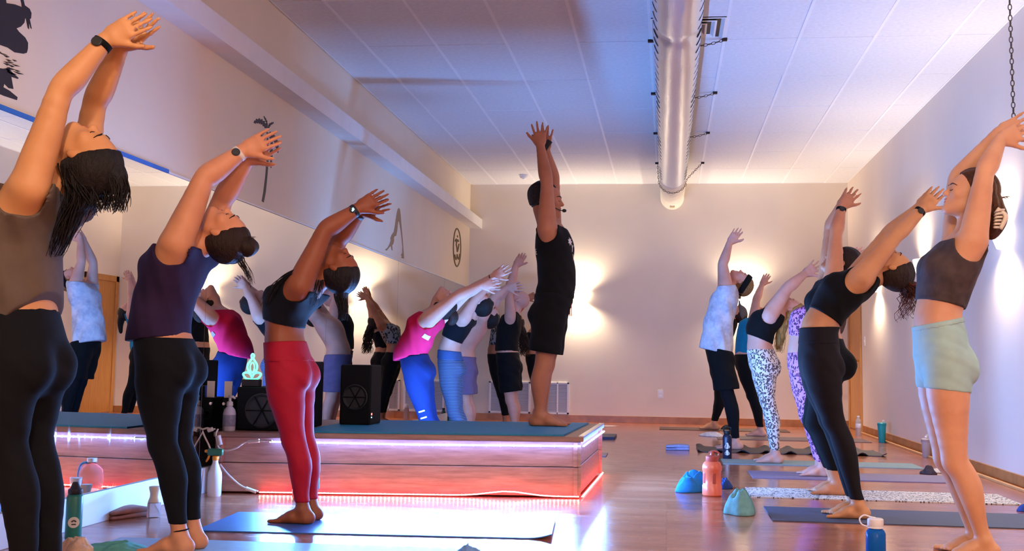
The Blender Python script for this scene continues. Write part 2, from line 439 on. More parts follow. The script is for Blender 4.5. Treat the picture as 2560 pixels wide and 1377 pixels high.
sconce((-1.6, YF+.001, 1.9), math.pi, 'added unseen fill sconce on the front wall beside the mirrors', SW*1.6)  # front wall pair added behind the camera to brighten the near figures
sconce((1.2, YF+.001, 1.9), math.pi, 'added unseen fill sconce on the front wall towards the right wall', SW*1.6)

# ------------------------------------------------------------------ added unseen fill: dome lamps over the front half, one coloured spotlight
for (dx_, dy_, lb) in ((-.9, 1.0, 'added round dome fill lamp over the front half near the mirrors'), (1.2, .2, 'added round dome fill lamp over the front half near the right wall')):
    e = empty('fill_ceiling_lamp', (dx_, dy_, HC), lb, 'lamp', 'added fill domes of the front half')
    lathe('canopy', [(0, 0), (.17, 0), (.17, -.03), (.15, -.04)], (dx_, dy_, HC), WHITE, e)
    lathe('glass_dome', [(.15, -.035), (.145, -.08), (.11, -.13), (.06, -.155), (0, -.162)], (dx_, dy_, HC), emis('dome_glass', (1., .78, .58), 6., (.9, .9, .88)), e)
    l = bpy.data.lights.new('dome_fill_light', 'SPOT'); l.spot_size = math.radians(168); l.spot_blend = .15; l.energy = 245.; l.color = (1., .76, .58); l.shadow_soft_size = .12
    lo = bpy.data.objects.new('dome_fill_light', l); link(lo, e); lo.location = (0, 0, -.30)
sp_ = empty('added_spotlight', (1.9, -2.6, 1.9), 'added unseen black par can spotlight with lilac gel on a stand in the front corner', 'spotlight')  # added out of view, throws the lilac light onto the left wall
tube('stand_pole', [(1.9, -2.6, 0), (1.9, -2.6, 1.85)], .016, DARK, sp_)
for k in range(3): tube('stand_leg', [(1.9, -2.6, .45), (1.9+.35*math.cos(k*2.1), -2.6+.35*math.sin(k*2.1), .008)], .011, DARK, sp_)
dsp = Vector((-2.6, 11.5, .5)).normalized(); Msp = Matrix.Translation((1.9, -2.6, 1.95)) @ dsp.to_track_quat('-Z', 'Y').to_matrix().to_4x4()
lathe('housing', [(.05, .16), (.09, .12), (.1, .0), (.105, -.12), (.098, -.12), (.09, 0)], (0, 0, 0), BLACK, sp_, 24, True, Msp)
lathe('lens', [(0, -.06), (.09, -.06)], (0, 0, 0), emis('lilac_lens', (.72, .55, 1.), 12.), sp_, 24, True, Msp)
l = bpy.data.lights.new('spot_light', 'SPOT'); l.energy = 240.; l.color = (.95, .60, .92); l.spot_size = math.radians(38); l.spot_blend = .25; l.shadow_soft_size = .08
lo = bpy.data.objects.new('spot_light', l); link(lo, sp_); lo.matrix_parent_inverse = Matrix.Identity(4); lo.location = Vector((0, 0, .05))+dsp*.14; lo.rotation_euler = dsp.to_track_quat('-Z', 'Y').to_euler()

# ------------------------------------------------------------------ small wall things
def plate(name, p, nrm, w, h, label, cat, holes):
    e = empty(name, p, label, cat)
    ax = Vector((0, 1, 0)) if nrm == 'x' else Vector((1, 0, 0))
    def bx(nm, u0, u1, z0, z1, t, mt):
        if nrm == 'x': return box(nm, (p[0]-t, p[1]+u0, p[2]+z0), (p[0], p[1]+u1, p[2]+z1), mt, e, .001)
        return box(nm, (p[0]+u0, p[1]-t, p[2]+z0), (p[0]+u1, p[1], p[2]+z1), mt, e, .001)
    bx('cover_plate', -w/2, w/2, -h/2, h/2, .006, WHITE)
    for (u0, u1, z0, z1) in holes: bx('socket' if cat == 'outlet' else 'toggle', u0, u1, z0, z1, .009, GRID)
plate('wall_outlet', tuple(ony(1651, 985, YB)), 'y', .075, .12, 'white electrical outlet low on the back wall', 'outlet', [(-.017, .017, .01, .04), (-.017, .017, -.04, -.01)])
plate('light_switch', (XR, 15.05, 1.22), 'x', .08, .12, 'white light switch plate on the right wall beside the door', 'switch', [(-.006, .006, -.012, .012)])
# return-air grilles low on the back wall
GRILL = mat('grille_grey', srgb(150, 146, 150), .5, .2, 0)
for k, (x0, x1, lb) in enumerate(((-2.66, -2.03, 'white framed air return grille low on the back wall near the mirror corner'), (-1.97, -1.45, 'white framed air return grille low on the back wall behind the platform'))):
    e = empty('return_air_grille', ((x0+x1)/2, YB, .12), lb, 'vent')
    box('backing', (x0+.02, YB-.004, .13), (x1-.02, YB-.001, .56), GRILL, e)
    for a, b in (((x0, .11), (x1, .135)), ((x0, .555), (x1, .58)), ((x0, .11), (x0+.03, .58)), ((x1-.03, .11), (x1, .58)), (((2*x0+x1)/3-.01, .11), ((2*x0+x1)/3+.01, .58)), (((x0+2*x1)/3-.01, .11), ((x0+2*x1)/3+.01, .58))):
        box('frame', (a[0], YB-.02, a[1]), (b[0], YB-.001, b[1]), WHITE, e, .002)
    lm = None
    for q in range(20):
        z = .145+q*.0208
        if lm is None: o = box('slat', (x0+.03, YB-.014, z), (x1-.03, YB-.004, z+.006), WHITE, e); lm = o.data
        else:
            o = link(bpy.data.objects.new('slat', lm), e); o.location = (0, 0, q*.0208)

# ------------------------------------------------------------------ vinyl wall decals (flat silhouettes)
VINYL = mat('vinyl_black', srgb(26, 20, 30), .5, 0, .05); VBROWN = mat('vinyl_brown', srgb(140, 104, 76), .5, 0, .05); VOLIVE = mat('vinyl_olive', srgb(112, 92, 52), .5, 0, .05)
TX0, TX1 = XL-.0062, XL-.004
def px_poly(pts): return [tuple(onx(x, y, XL)[1:]) for x, y in pts]
palm = empty('palm_decal', tuple(onx(660, 500, XL)), 'black palm tree decal with thin curved trunk on the upper left wall', 'wall decal')
slab_poly('trunk', px_poly([(656, 503), (661, 506), (666, 480), (670, 440), (673, 400), (673, 365), (671, 330), (668, 330), (669, 365), (668, 400), (665, 440), (660, 480)]), 0, TX0, TX1, VINYL, palm)
def frond(pts, w):
    P = catmull(pts, 5); L, R_ = [], []
    for i, p in enumerate(P):
        t = P[min(i+1, len(P)-1)]-P[max(i-1, 0)]; t /= np.linalg.norm(t); nn = np.array([-t[1], t[0]])
        s = w*math.sin(math.pi*min(1, (i+.6)/len(P)))**.6*(1.25 if i % 2 else .6)
        L.append(tuple(p+nn*s+t*2)); R_.append(tuple(p-nn*s+t*2))
    slab_poly('frond', px_poly(L+R_[::-1]), 0, TX0, TX1, VINYL, palm)
for f_, w_ in (([(668, 322), (660, 308), (648, 302), (638, 306)], 6), ([(670, 322), (668, 305), (662, 292)], 2), ([(672, 322), (676, 312), (684, 307)], 3),
               ([(673, 330), (680, 350), (680, 385), (679, 418)], 4), ([(675, 328), (690, 350), (696, 380)], 4), ([(668, 328), (655, 335), (650, 352)], 4)): frond(f_, w_)
dog = empty('yoga_pose_decal', tuple(onx(1000, 640, XL)), 'brown silhouette decal of a folded yoga pose above the mirror', 'wall decal')
def cr4(pts): return [(880+x/5.739, 480+y/5.739) for x, y in pts]
slab_poly('figure', px_poly(cr4([(680, 225), (695, 250), (705, 330), (712, 430), (722, 560), (735, 680), (742, 800), (748, 870), (752, 955), (710, 945), (722, 925), (708, 905), (726, 870), (728, 780), (716, 660), (702, 540), (682, 430), (672, 415), (664, 470), (656, 550), (640, 630), (618, 632), (608, 660), (610, 700), (600, 740), (582, 765), (588, 840), (576, 835), (562, 770), (545, 790), (505, 840), (480, 828), (515, 800), (545, 745), (560, 700), (558, 655), (576, 610), (605, 570), (620, 490), (632, 400), (645, 320), (662, 245)])), 0, TX0, TX1, VBROWN, dog)
omp = onx(1142, 618, XL)
om = empty('om_decal', tuple(omp), 'round olive om symbol decal on the left wall near the back corner', 'wall decal')
def pxpath(name, pts, r, closed=False):
    V, Fc = [], []
    P = [tuple(onx(x, y, XL-.004)) for x, y in (catmull(pts, 5) if not closed else [np.array(p) for p in pts])]
    return tube(name, P, r, VOLIVE, om, 6, closed)
pxpath('ring', [(1142+9.2*math.cos(t), 618.5+47*math.sin(t)) for t in np.linspace(0, 2*math.pi, 40)[:-1]], .013, True)
pxpath('om_curve', cr4([(1478, 700), (1495, 680), (1502, 705), (1492, 735)]), .016); pxpath('om_curve', cr4([(1490, 745), (1500, 790), (1508, 850), (1522, 800), (1530, 745)]), .015)
pxpath('om_tail', cr4([(1505, 700), (1520, 690), (1525, 710)]), .014); pxpath('om_dot', cr4([(1508, 625), (1513, 645)]), .012)
pxpath('om_lotus', cr4([(1472, 900), (1480, 945), (1492, 965), (1500, 930), (1505, 895)]), .013); pxpath('om_lotus', cr4([(1506, 895), (1515, 940), (1526, 960), (1536, 930), (1542, 890)]), .013)
bud = empty('meditation_decal', tuple(onx(20, 200, XL)), 'large black seated meditation silhouette decal with rippled reflection', 'wall decal')
def c2(pts): return [(x/4.59, y/4.59) for x, y in pts]
slab_poly('figure', px_poly(c2([(-420, -300), (-200, -420), (60, -260), (80, 0), (85, 35), (180, 50), (262, 80), (258, 40), (240, -30), (275, -30), (295, 60), (350, 100), (372, 150), (366, 210), (352, 220), (375, 332), (362, 320), (345, 250), (343, 335), (330, 320), (310, 220), (300, 200), (290, 260), (250, 305), (200, 325), (230, 365), (300, 430), (332, 490), (330, 560), (318, 605), (280, 615), (180, 600), (100, 545), (0, 510), (-420, 400)])), 0, TX0, TX1, VINYL, bud)
for q in range(26):
    x0 = random.uniform(-200, 230); y0 = 560+q*10+x0*.22; w_ = random.uniform(40, 130); h_ = random.uniform(5, 13)
    slab_poly('ripple', px_poly(c2([(x0, y0), (x0+w_*.5, y0+w_*.16-h_*.5), (x0+w_, y0+w_*.3), (x0+w_*.5, y0+w_*.2+h_)])), 0, TX0, TX1, VINYL, bud)
slab_poly('reflection', px_poly(c2([(-300, 720), (0, 780), (60, 790), (120, 770), (130, 810), (225, 895), (215, 905), (140, 880), (165, 1020), (110, 1010), (60, 960), (50, 1000), (120, 1040), (212, 1115), (205, 1148), (60, 1100), (0, 1075), (-300, 980)])), 0, TX0, TX1, VINYL, bud)

# ------------------------------------------------------------------ platform
PF = {'FL': np.array([-2.93, 6.89]), 'FR': np.array([-.555, 7.19]), 'BR': np.array([-.515, 8.79]), 'BL': np.array([-2.93, 8.49])}
PH = .40
plat = empty('stage_platform', (-1.75, 7.8, 0), 'low wooden stage platform of pine boards with a blue mat on top', 'platform')
def wallboard(name, a, b, z0, z1, t, material, parent):
    a, b = np.array(a), np.array(b); d = (b-a)/np.linalg.norm(b-a); n_ = np.array([d[1], -d[0]])   # outward for a->b counter-clockwise seen from above
    V = [(*a, z0), (*b, z0), (*(b-n_*t), z0), (*(a-n_*t), z0)]; V += [(v[0], v[1], z1) for v in V]
    bm = bmesh.new(); vv = [bm.verts.new(v) for v in V]
    for f in ((0, 1, 2, 3), (7, 6, 5, 4), (0, 4, 5, 1), (1, 5, 6, 2), (2, 6, 7, 3), (3, 7, 4, 0)): bm.faces.new([vv[i] for i in f])
    bmesh.ops.bevel(bm, geom=list(bm.edges), offset=.003, segments=1, affect='EDGES')
    return from_bm(name, bm, material, parent)
for a, b in (('FL', 'FR'), ('FR', 'BR'), ('BR', 'BL'), ('BL', 'FL')):
    for z0, z1, inn in ((.012, .196, 0.), (.2, .362, .004)):
        A, B = PF[a].copy(), PF[b].copy(); d = (B-A)/np.linalg.norm(B-A); n_ = np.array([d[1], -d[0]])
        wallboard('side_board', A-n_*(.02+inn), B-n_*(.02+inn), z0, z1, .03, PLANKW, plat)
A, B = PF['FL'], PF['BR']
def quad_slab(name, Q, z0, z1, material, parent, bev=.003):
    bm = bmesh.new(); lo = [bm.verts.new((*q, z0)) for q in Q]; hi = [bm.verts.new((*q, z1)) for q in Q]; n_ = len(Q)
    bm.faces.new(lo[::-1]); bm.faces.new(hi)
    for i in range(n_): bm.faces.new((lo[i], lo[(i+1) % n_], hi[(i+1) % n_], hi[i]))
    if bev: bmesh.ops.bevel(bm, geom=list(bm.edges), offset=bev, segments=2, affect='EDGES')
    return from_bm(name, bm, material, parent)
Q4 = [PF[k] for k in ('FL', 'FR', 'BR', 'BL')]
c4 = sum(Q4)/4
quad_slab('top_board', [PF['FL']+[0, -.017], PF['FR']+[.016, -.017], PF['BR']+[.016, .017], PF['BL']+[0, .017]], .366, PH-.004, wood('platform_top', srgb(128, 92, 78), srgb(164, 120, 100), .5, (.5, 6, 6), 5), plat)
quad_slab('metal_edge_trim', [PF['FR']+[-.02, -.01], PF['FR']+[.017, -.01], PF['BR']+[.017, .01], PF['BR']+[-.02, .01]], PH-.004, PH+.003, mat('alu_trim', srgb(176, 170, 180), .3, .8, 0), plat, .001)
MATB = mat('stage_mat_blue', srgb(24, 128, 172), .6, var=.08, vscale=40, bump=.15, bscale=300)
pm = quad_slab('exercise_mat', [PF['FL']+[.52, .1], PF['FR']+[-.12, .04], PF['BR']+[-.10, -.08], PF['BL']+[.52, -.08]], PH-.004, PH+.008, MATB, None, .002)
tag(pm, 'wide teal blue exercise mat covering the wooden stage platform', 'mat')
# LED strips
LEDW = emis('led_cool', (.11, .37, 1.), 44000., (1, 1, 1)); LEDR = emis('led_red', (1., .16, .07), 320., (1, 1, 1))
TAPE = mat('led_tape', srgb(225, 225, 230), .5, 0, 0); CABLE = mat('white_cable', srgb(222, 212, 206), .5, 0, .05)
def diode_mesh(size, material):
    """a small square package: the lit window faces outwards (+Z local), the body is plain plastic"""
    bm = bmesh.new(); bm_box(bm, (-size, -size, -size*.6), (size, size, size*.5))
    me = bpy.data.meshes.new('diode'); bmesh.ops.recalc_face_normals(bm, faces=bm.faces)
    for f in bm.faces: f.material_index = 1 if f.normal.z > .5 else 0
    bm.to_mesh(me); bm.free(); me.materials.append(TAPE); me.materials.append(material); return me
def led_strip(label, paths, pitch, size, material, tilt, tape):
    p0 = paths[0][0]
    e = empty('led_strip', tuple(p0), label, 'light strip')
    me = diode_mesh(size, material)
    for P, tl in zip(paths, tilt):
        P = [np.asarray(p, float) for p in P]
        tube('led_tape', P, .0045, tape, e, 6)
        d = [0]
        for a, b in zip(P, P[1:]): d.append(d[-1]+np.linalg.norm(b-a))
        n_ = int(d[-1]/pitch)
        for i in range(n_+1):
            s = min(i*pitch, d[-1]-1e-4); j = max(np.searchsorted(d, s, 'right')-1, 0); j = min(j, len(P)-2)
            c = P[j]+(P[j+1]-P[j])*(s-d[j])/(d[j+1]-d[j])
            t = (P[j+1]-P[j]); t /= np.linalg.norm(t); n2 = np.array([t[1], -t[0], 0]); n2 /= np.linalg.norm(n2)+1e-9
            dn_ = n2*math.cos(tl)+np.array([0, 0, math.sin(tl)])
            o = link(bpy.data.objects.new('diode', me), e); o.location = tuple(c+n2*.006-np.asarray(p0))
            o.rotation_euler = Vector(dn_).to_track_quat('Z', 'Y').to_euler()
    return e
def off(k, dx, dy, z): return (PF[k][0]+dx, PF[k][1]+dy, z)
fr = lambda t, z, o_=.012: (*(PF['FL']+(PF['FR']-PF['FL'])*t-np.array([0, o_])), z)
led_strip('bright cool white LED strip under the top edge of the stage platform',
          [[fr(.155, .338), fr(.55, .333), (PF['FR'][0]-.005, PF['FR'][1]-.012, .338)], [off('FR', .012, 0, .338), off('BR', .012, 0, .338)], [off('BR', 0, .012, .338), off('BL', .3, .012, .338)]], .088, .0036, LEDW, (-.1, .42, .72), emis('led_tape_cool', (.18, .30, 1.), 42.))
wav = [(t, .012+.028*math.exp(-((t-.80)/.07)**2)) for t in np.linspace(.13, .995, 26)]
led_strip('red LED strip along the floor at the foot of the stage platform',
          [[(*(PF['FL']+(PF['FR']-PF['FL'])*t-np.array([0, .004])), z) for t, z in wav], [off('FR', .006, 0, .012), off('BR', .006, 0, .012)]], .0262, .0036, LEDR, (.9, .9), emis('led_tape_red', (1., .05, .05), 16.))
cab = lambda nm, pts, r=.006: tube(nm, catmull([np.asarray(p) for p in pts], 8), r, CABLE, cords)
cords = empty('power_cords', (-2.9, 6.86, .40), 'white power cords and connectors hanging over the left corner of the stage', 'cable')
yb = lambda x, y: ony(x, y, 6.86)
for pts in ([(505, 1075), (512, 1092), (521, 1110), (528, 1128), (536, 1145), (543, 1152), (547, 1140)], [(545, 1072), (540, 1085), (543, 1105), (548, 1120), (565, 1126), (590, 1120), (612, 1106), (640, 1102), (680, 1102)],
            [(492, 1082), (505, 1074), (518, 1070), (530, 1073), (538, 1072)], [(550, 1160), (570, 1185), (600, 1212), (622, 1222), (645, 1228)], [(500, 1078), (494, 1100), (488, 1120)]):
    cab('cord', [yb(x, y) for x, y in pts])
cab('connector', [yb(x, y) for x, y in ((620, 1104), (648, 1101))], .012); cab('connector', [yb(x, y) for x, y in ((615, 1220), (640, 1229))], .012)
cab('connector', [yb(x, y) for x, y in ((546, 1088), (551, 1112))], .016); cab('connector', [yb(x, y) for x, y in ((520, 1076), (532, 1072))], .014)

# ------------------------------------------------------------------ things on the stage: loudspeakers, neon figure, bottle
SPK = mat('speaker_black', srgb(4, 4, 6), .75, 0, .1, Specular_IOR_Level=.2); CONE = mat('speaker_cone', srgb(11, 11, 14), .6, 0, .1)
def speaker(lo, hi, label, cone_side, rot=0., led=False):
    c = ((lo[0]+hi[0])/2, (lo[1]+hi[1])/2, lo[2])
    e = empty('loudspeaker', c, label, 'speaker')
    box('cabinet', lo, hi, SPK, e, .012)
    w_, h_ = hi[0]-lo[0], hi[2]-lo[2]
    r = min(w_, h_)*.40
    M = Matrix.Translation((c[0], lo[1]-.001, lo[2]+h_*.46)) @ Matrix.Rotation(math.pi/2, 4, 'X')
    lathe('woofer', [(r, 0), (r*1.02, .008), (r*.95, .011), (r*.88, .004), (r*.35, -.02), (r*.3, -.012), (r*.15, -.004), (0, -.002)], (0, 0, 0), CONE, e, 28, True, M)
    for k in range(6):
        a = k*math.pi/3; p = M @ Vector((r*.5*math.cos(a), r*.5*math.sin(a), .006)); q = M @ Vector((r*.95*math.cos(a), r*.95*math.sin(a), .008)); p0 = M @ Vector((0, 0, .006))
        tube('grille_bar', [p0, p, q], .004, SPK, e, 6)
    if led:
        box('status_light', (hi[0]-.001, lo[1]+.03, lo[2]+.07), (hi[0]+.002, lo[1]+.05, lo[2]+.085), emis('led_indicator_red', (1, .1, .08), 6), e)
        box('status_light', (hi[0]-.001, lo[1]+.03, lo[2]+.05), (hi[0]+.002, lo[1]+.045, lo[2]+.058), emis('led_indicator_blue', (.3, .7, 1), 6), e)
    else:
        lathe('volume_knob', [(.012, 0), (.010, .012), (0, .013)], (0, 0, 0), mat('knob_chrome', srgb(190, 190, 200), .25, .9, 0), e, 12, True, Matrix.Translation((hi[0]-.06, lo[1], hi[2]-.04)) @ Matrix.Rotation(math.pi/2, 4, 'X'))
    return e
speaker((-2.86, 7.06, PH), (-2.50, 7.36, PH+.285), 'large black subwoofer speaker standing on the left end of the stage', 0)
speaker((-2.74, 7.44, PH), (-2.46, 7.68, PH+.46), 'black speaker cabinet behind the subwoofer on the stage', 0)
speaker((-2.36, 7.75, PH+.008), (-2.13, 8.05, PH+.44), 'tall black speaker with small red indicator light on the stage mat', 0, 0, True)

# green neon meditation figure on the subwoofer
NEON = emis('neon_green', (.06, .9, .36), 2.6)
nz, nx_, ny_ = PH+.285, -2.79, 7.14
neon = empty('neon_lamp', (nx_, ny_, nz), 'glowing green neon seated meditation figure lamp on the subwoofer', 'lamp')
box('base', (nx_-.06, ny_-.035, nz), (nx_+.06, ny_+.035, nz+.05), BLACK, neon, .006)
S_ = .0019
def npath(pts, r=.007): tube('neon_tube', [(nx_+x*S_, ny_, nz+.05+z*S_) for x, z in catmull(pts, 6)], r, NEON, neon, 8)
npath([(-6, 0), (-22, 3), (-33, 18), (-22, 24), (-8, 20), (0, 8), (8, 20), (22, 24), (33, 18), (22, 3), (6, 0), (-6, 0)])
npath([(-8, 22), (-17, 36), (-17, 52), (-8, 66), (-3, 74), (-5, 84), (0, 90), (5, 84), (3, 74), (8, 66), (17, 52), (17, 36), (8, 22)])
npath([(0, 22), (-7, 34), (-7, 50), (0, 60), (7, 50), (7, 34), (0, 22)], .005)
# white and blue folded card leaning on the mirror side of the stage
bx_ = empty('folded_card', (-2.92, 7.1, PH+.21), 'white and blue folded card standing on the narrow audio box', 'card')
speaker((-2.966, 7.08, PH-.003), (-2.892, 7.3, PH+.21), 'narrow black audio box between the subwoofer and the mirror', 0)
o = box('card', (-2.964, 7.10, PH+.21), (-2.91, 7.104, PH+.32), mat('card_white', srgb(232, 226, 206), .6, 0, 0), bx_)
o = box('card_flap', (-2.91, 7.10, PH+.21), (-2.896, 7.104, PH+.29), mat('card_blue', srgb(30, 80, 190), .6, 0, 0), bx_)
def bottle_plain(name, c, label, cat='bottle'): return empty(name, c, label, cat)
TRANSW = mat('translucent_plastic', srgb(222, 220, 228), .3, 0, .03, Transmission_Weight=.0)
sp = (-2.87+.04, 6.955, PH-.004)
sp = tuple(onz(572, 1076.5, PH-.004)); 
soap = empty('soap_dispenser', sp, 'white pump soap dispenser with grey label on the stage edge', 'bottle')
lathe('bottle', [(0, 0), (.038, 0), (.042, .006), (.042, .115), (.036, .14), (.02, .158), (.016, .165)], sp, TRANSW, soap)
lathe('label', [(.0425, .03), (.0428, .031), (.0428, .105), (.0425, .106)], sp, mat('soap_label', srgb(150, 150, 168), .5, 0, .25, 40), soap)
lathe('pump_collar', [(.017, .163), (.022, .166), (.02, .19), (.009, .196), (.009, .215)], sp, WHITE, soap)
tube('pump_spout', [(sp[0]-.008, sp[1], sp[2]+.222), (sp[0]+.02, sp[1], sp[2]+.224), (sp[0]+.036, sp[1], sp[2]+.212)], [.011, .009, .006], WHITE, soap)
# spray bottle on the floor
sb = tuple(onz(535, 1240)); spray = empty('spray_bottle', sb, 'white spray bottle with green and orange trigger on the floor by the stage', 'bottle')
lathe('bottle', [(0, 0), (.04, 0), (.044, .008), (.045, .12), (.042, .15), (.028, .185), (.018, .21), (.016, .235)], sb, TRANSW, spray)
lathe('collar', [(.017, .225), (.02, .228), (.02, .252), (.014, .256)], sb, mat('spray_orange', srgb(238, 140, 30), .4, 0, 0), spray)
SPG = mat('spray_green', srgb(16, 92, 62), .4, 0, 0)
bm = bmesh.new(); bm_box(bm, (sb[0]-.055, sb[1]-.016, sb[2]+.254), (sb[0]+.05, sb[1]+.016, sb[2]+.30), .012); from_bm('trigger_head', bm, SPG, spray, True)
tube('trigger', [(sb[0]-.04, sb[1], sb[2]+.262), (sb[0]-.05, sb[1], sb[2]+.235), (sb[0]-.062, sb[1], sb[2]+.215)], [.007, .008, .006], bpy.data.materials['spray_orange'], spray)
lathe('nozzle', [(.009, 0), (.011, .01), (.008, .02), (0, .021)], (0, 0, 0), bpy.data.materials['spray_orange'], spray, 12, True, Matrix.Translation((sb[0]-.053, sb[1], sb[2]+.282)) @ Matrix.Rotation(-math.pi/2, 4, 'Y'))
# clear jug and white cup in front of the stage
CLEAR = mat('clear_plastic', srgb(238, 240, 246), .12, 0, 0, Transmission_Weight=.85, IOR=1.2)
jp = tuple(onz(760, 1245)); jug = empty('water_jug', jp, 'clear plastic water jug with blue strap handle in front of the stage', 'jug')
lathe('jug_body', [(0, 0), (.07, 0), (.076, .01), (.076, .12), (.066, .15), (.035, .178), (.026, .185), (.026, .195)], jp, CLEAR, jug)
lathe('cap', [(.03, .192), (.031, .215), (0, .216)], jp, WHITE, jug)
tube('strap', catmull([(jp[0]+.03, jp[1], jp[2]+.188), (jp[0]+.07, jp[1], jp[2]+.175), (jp[0]+.088, jp[1], jp[2]+.13), (jp[0]+.09, jp[1], jp[2]+.06)], 5), .008, mat('strap_blue', srgb(60, 150, 205), .5, 0, .2, 60), jug)
cp = (jp[0]+.035, jp[1]-.12, 0.); cup = empty('plastic_cup', cp, 'plain white drinking cup next to the clear water jug', 'cup')
lathe('cup_body', [(0, 0), (.03, 0), (.038, .1), (.036, .1), (.029, .004), (0, .004)], cp, WHITE, cup); lathe('rim', [(.0375, .098), (.0395, .1), (.0375, .102), (.036, .1)], cp, GRID, cup)

# ------------------------------------------------------------------ drinking bottles on the floor
def mbottle(name, px, label, parts, z=0., cat='bottle', dz=0.):
    p = tuple(onz(*px, z)); e = empty(name, p, label, cat)
    for nm, prof, mt in parts: lathe(nm, prof, p, mt, e)
    return e, p
TEALB = mat('bottle_teal', srgb(36, 122, 112), .35, 0, .06); CAPB = mat('cap_dark', srgb(34, 22, 30), .45, 0, 0)
e, p = mbottle('water_bottle', (182, 1348), 'dark teal metal water bottle with round lotus sticker by the mirror', [
    ('body', [(0, 0), (.035, 0), (.038, .005), (.038, .2), (.034, .212), (.026, .217)], TEALB), ('cap', [(.031, .215), (.033, .218), (.033, .238), (.024, .244), (.018, .26), (.012, .272), (0, .274)], CAPB)])
v_ = np.array([0, 0]) - np.array(p[:2]); ang = math.atan2(v_[1], v_[0])
Ms = Matrix.Translation(p) @ Matrix.Rotation(ang, 4, 'Z') @ Matrix.Translation((.0388, 0, .085)) @ Matrix.Rotation(math.pi/2, 4, 'Z') @ Matrix.Rotation(math.pi/2, 4, 'X')
STW = mat('sticker_white', srgb(232, 222, 210), .5, 0, 0); STD = mat('sticker_dark', srgb(44, 24, 30), .5, 0, 0)
stk = lathe('sticker', [(0, .0004), (.026, .0004), (.026, -.002), (0, -.002)], (0, 0, 0), STW, e, 24, True, Ms)
V, Fc = [], []
for a in (-60, -30, 0, 30, 60):
    a = math.radians(a); d_ = (math.sin(a), math.cos(a)); n_ = (d_[1], -d_[0]); L_ = .012
    b = len(V); c_ = (d_[0]*.004, d_[1]*.004-.001)
    for s_, w_ in ((0, 0), (.5, .003), (1, 0), (.5, -.003)): V.append(tuple(Ms @ Vector((c_[0]+d_[0]*L_*s_+n_[0]*w_, c_[1]+d_[1]*L_*s_+n_[1]*w_, .0012))))
    Fc.append((b, b+1, b+2, b+3))
b = len(V); V += [tuple(Ms @ Vector(q)) for q in ((-.01, -.006, .0012), (.01, -.006, .0012), (.01, -.012, .0012), (-.01, -.012, .0012))]; Fc.append((b, b+1, b+2, b+3))
pymesh('sticker_print', V, Fc, STD, stk)
CREAM = mat('cream_plastic', srgb(232, 214, 190), .4, 0, 0)
mbottle('shaker_bottle', (384, 1293), 'clear squat shaker bottle with tall cream lid beside the folded tan towel', [
    ('body', [(0, 0), (.034, 0), (.036, .006), (.036, .075), (.033, .085)], CLEAR), ('lid', [(.033, .08), (.034, .085), (.025, .11), (.024, .13), (.031, .16), (.03, .168), (0, .17)], CREAM)])
ORG = mat('orange_plastic', srgb(232, 112, 78), .3, 0, .05); ORG2 = mat('orange_dark', srgb(176, 76, 62), .35, 0, .05)
e, p = mbottle('sports_jug', (1780, 1239), 'large orange sports jug with recessed grip panels on the wood floor', [
    ('body', [(0, 0), (.058, 0), (.066, .008), (.066, .07), (.062, .075), (.062, .165), (.066, .17), (.066, .195), (.055, .222), (.038, .232)], ORG),
    ('lid', [(.04, .228), (.042, .232), (.042, .262), (.03, .27), (0, .272)], ORG2), ('spout', [(.013, .268), (.014, .285), (.01, .295), (0, .296)], ORG2)])
for k in range(10):
    a = -math.pi/2+k*2*math.pi/10+.2
    if k % 2 == 0:
        M = Matrix.Translation(p) @ Matrix.Rotation(a, 4, 'Z'); box('grip_panel', (.058, -.012, .085), (.0635, .012, .155), ORG2, e, .003, M)
tube('carry_handle', catmull([(p[0]+.038, p[1], .25), (p[0]+.045, p[1], .285), (p[0]+.012, p[1], .298), (p[0]-.02, p[1], .285)], 5), .007, ORG2, e)
NAVB = mat('bottle_navy', srgb(30, 36, 60), .35, .2, .05)
e, p = mbottle('water_bottle', (1818, 1147), 'dark navy insulated bottle with white lotus stickers and loop cap', [
    ('body', [(0, 0), (.04, 0), (.043, .006), (.043, .2), (.038, .22), (.026, .232)], NAVB), ('cap', [(.03, .23), (.032, .234), (.032, .262), (0, .264)], BLACK)])
tube('cap_loop', [(p[0]-.03, p[1], .25), (p[0]-.034, p[1], .29), (p[0], p[1], .3), (p[0]+.034, p[1], .29), (p[0]+.03, p[1], .25)], .006, BLACK, e)
for (zc, w_, h_) in ((.115, .028, .018), (.125, .016, .03), (.055, .024, .018), (.062, .012, .026)):
    V = []; n_ = 14
    for k in range(n_):
        t = 2*math.pi*k/n_; u_ = w_*math.cos(t); zz = zc+h_*math.sin(t); a = math.atan2(-p[1], -p[0])+u_/.0435
        V.append((p[0]+.0436*math.cos(a), p[1]+.0436*math.sin(a), zz))
    pymesh('sticker', V, [tuple(range(n_))], STW, e)
TURQ = mat('bottle_turquoise', srgb(20, 150, 158), .3, 0, .05)
e, p = mbottle('shaker_bottle', (2205, 1106), 'turquoise shaker bottle standing against the right wall', [
    ('body', [(0, 0), (.036, 0), (.04, .006), (.048, .19), (.048, .2)], TURQ), ('lid', [(.05, .196), (.052, .2), (.052, .225), (.04, .232), (0, .234)], TURQ)])
tube('carry_loop', [(p[0]+.01, p[1], .23), (p[0]+.012, p[1], .258), (p[0]+.026, p[1], .26), (p[0]+.034, p[1], .23)], .004, WHITE, e)
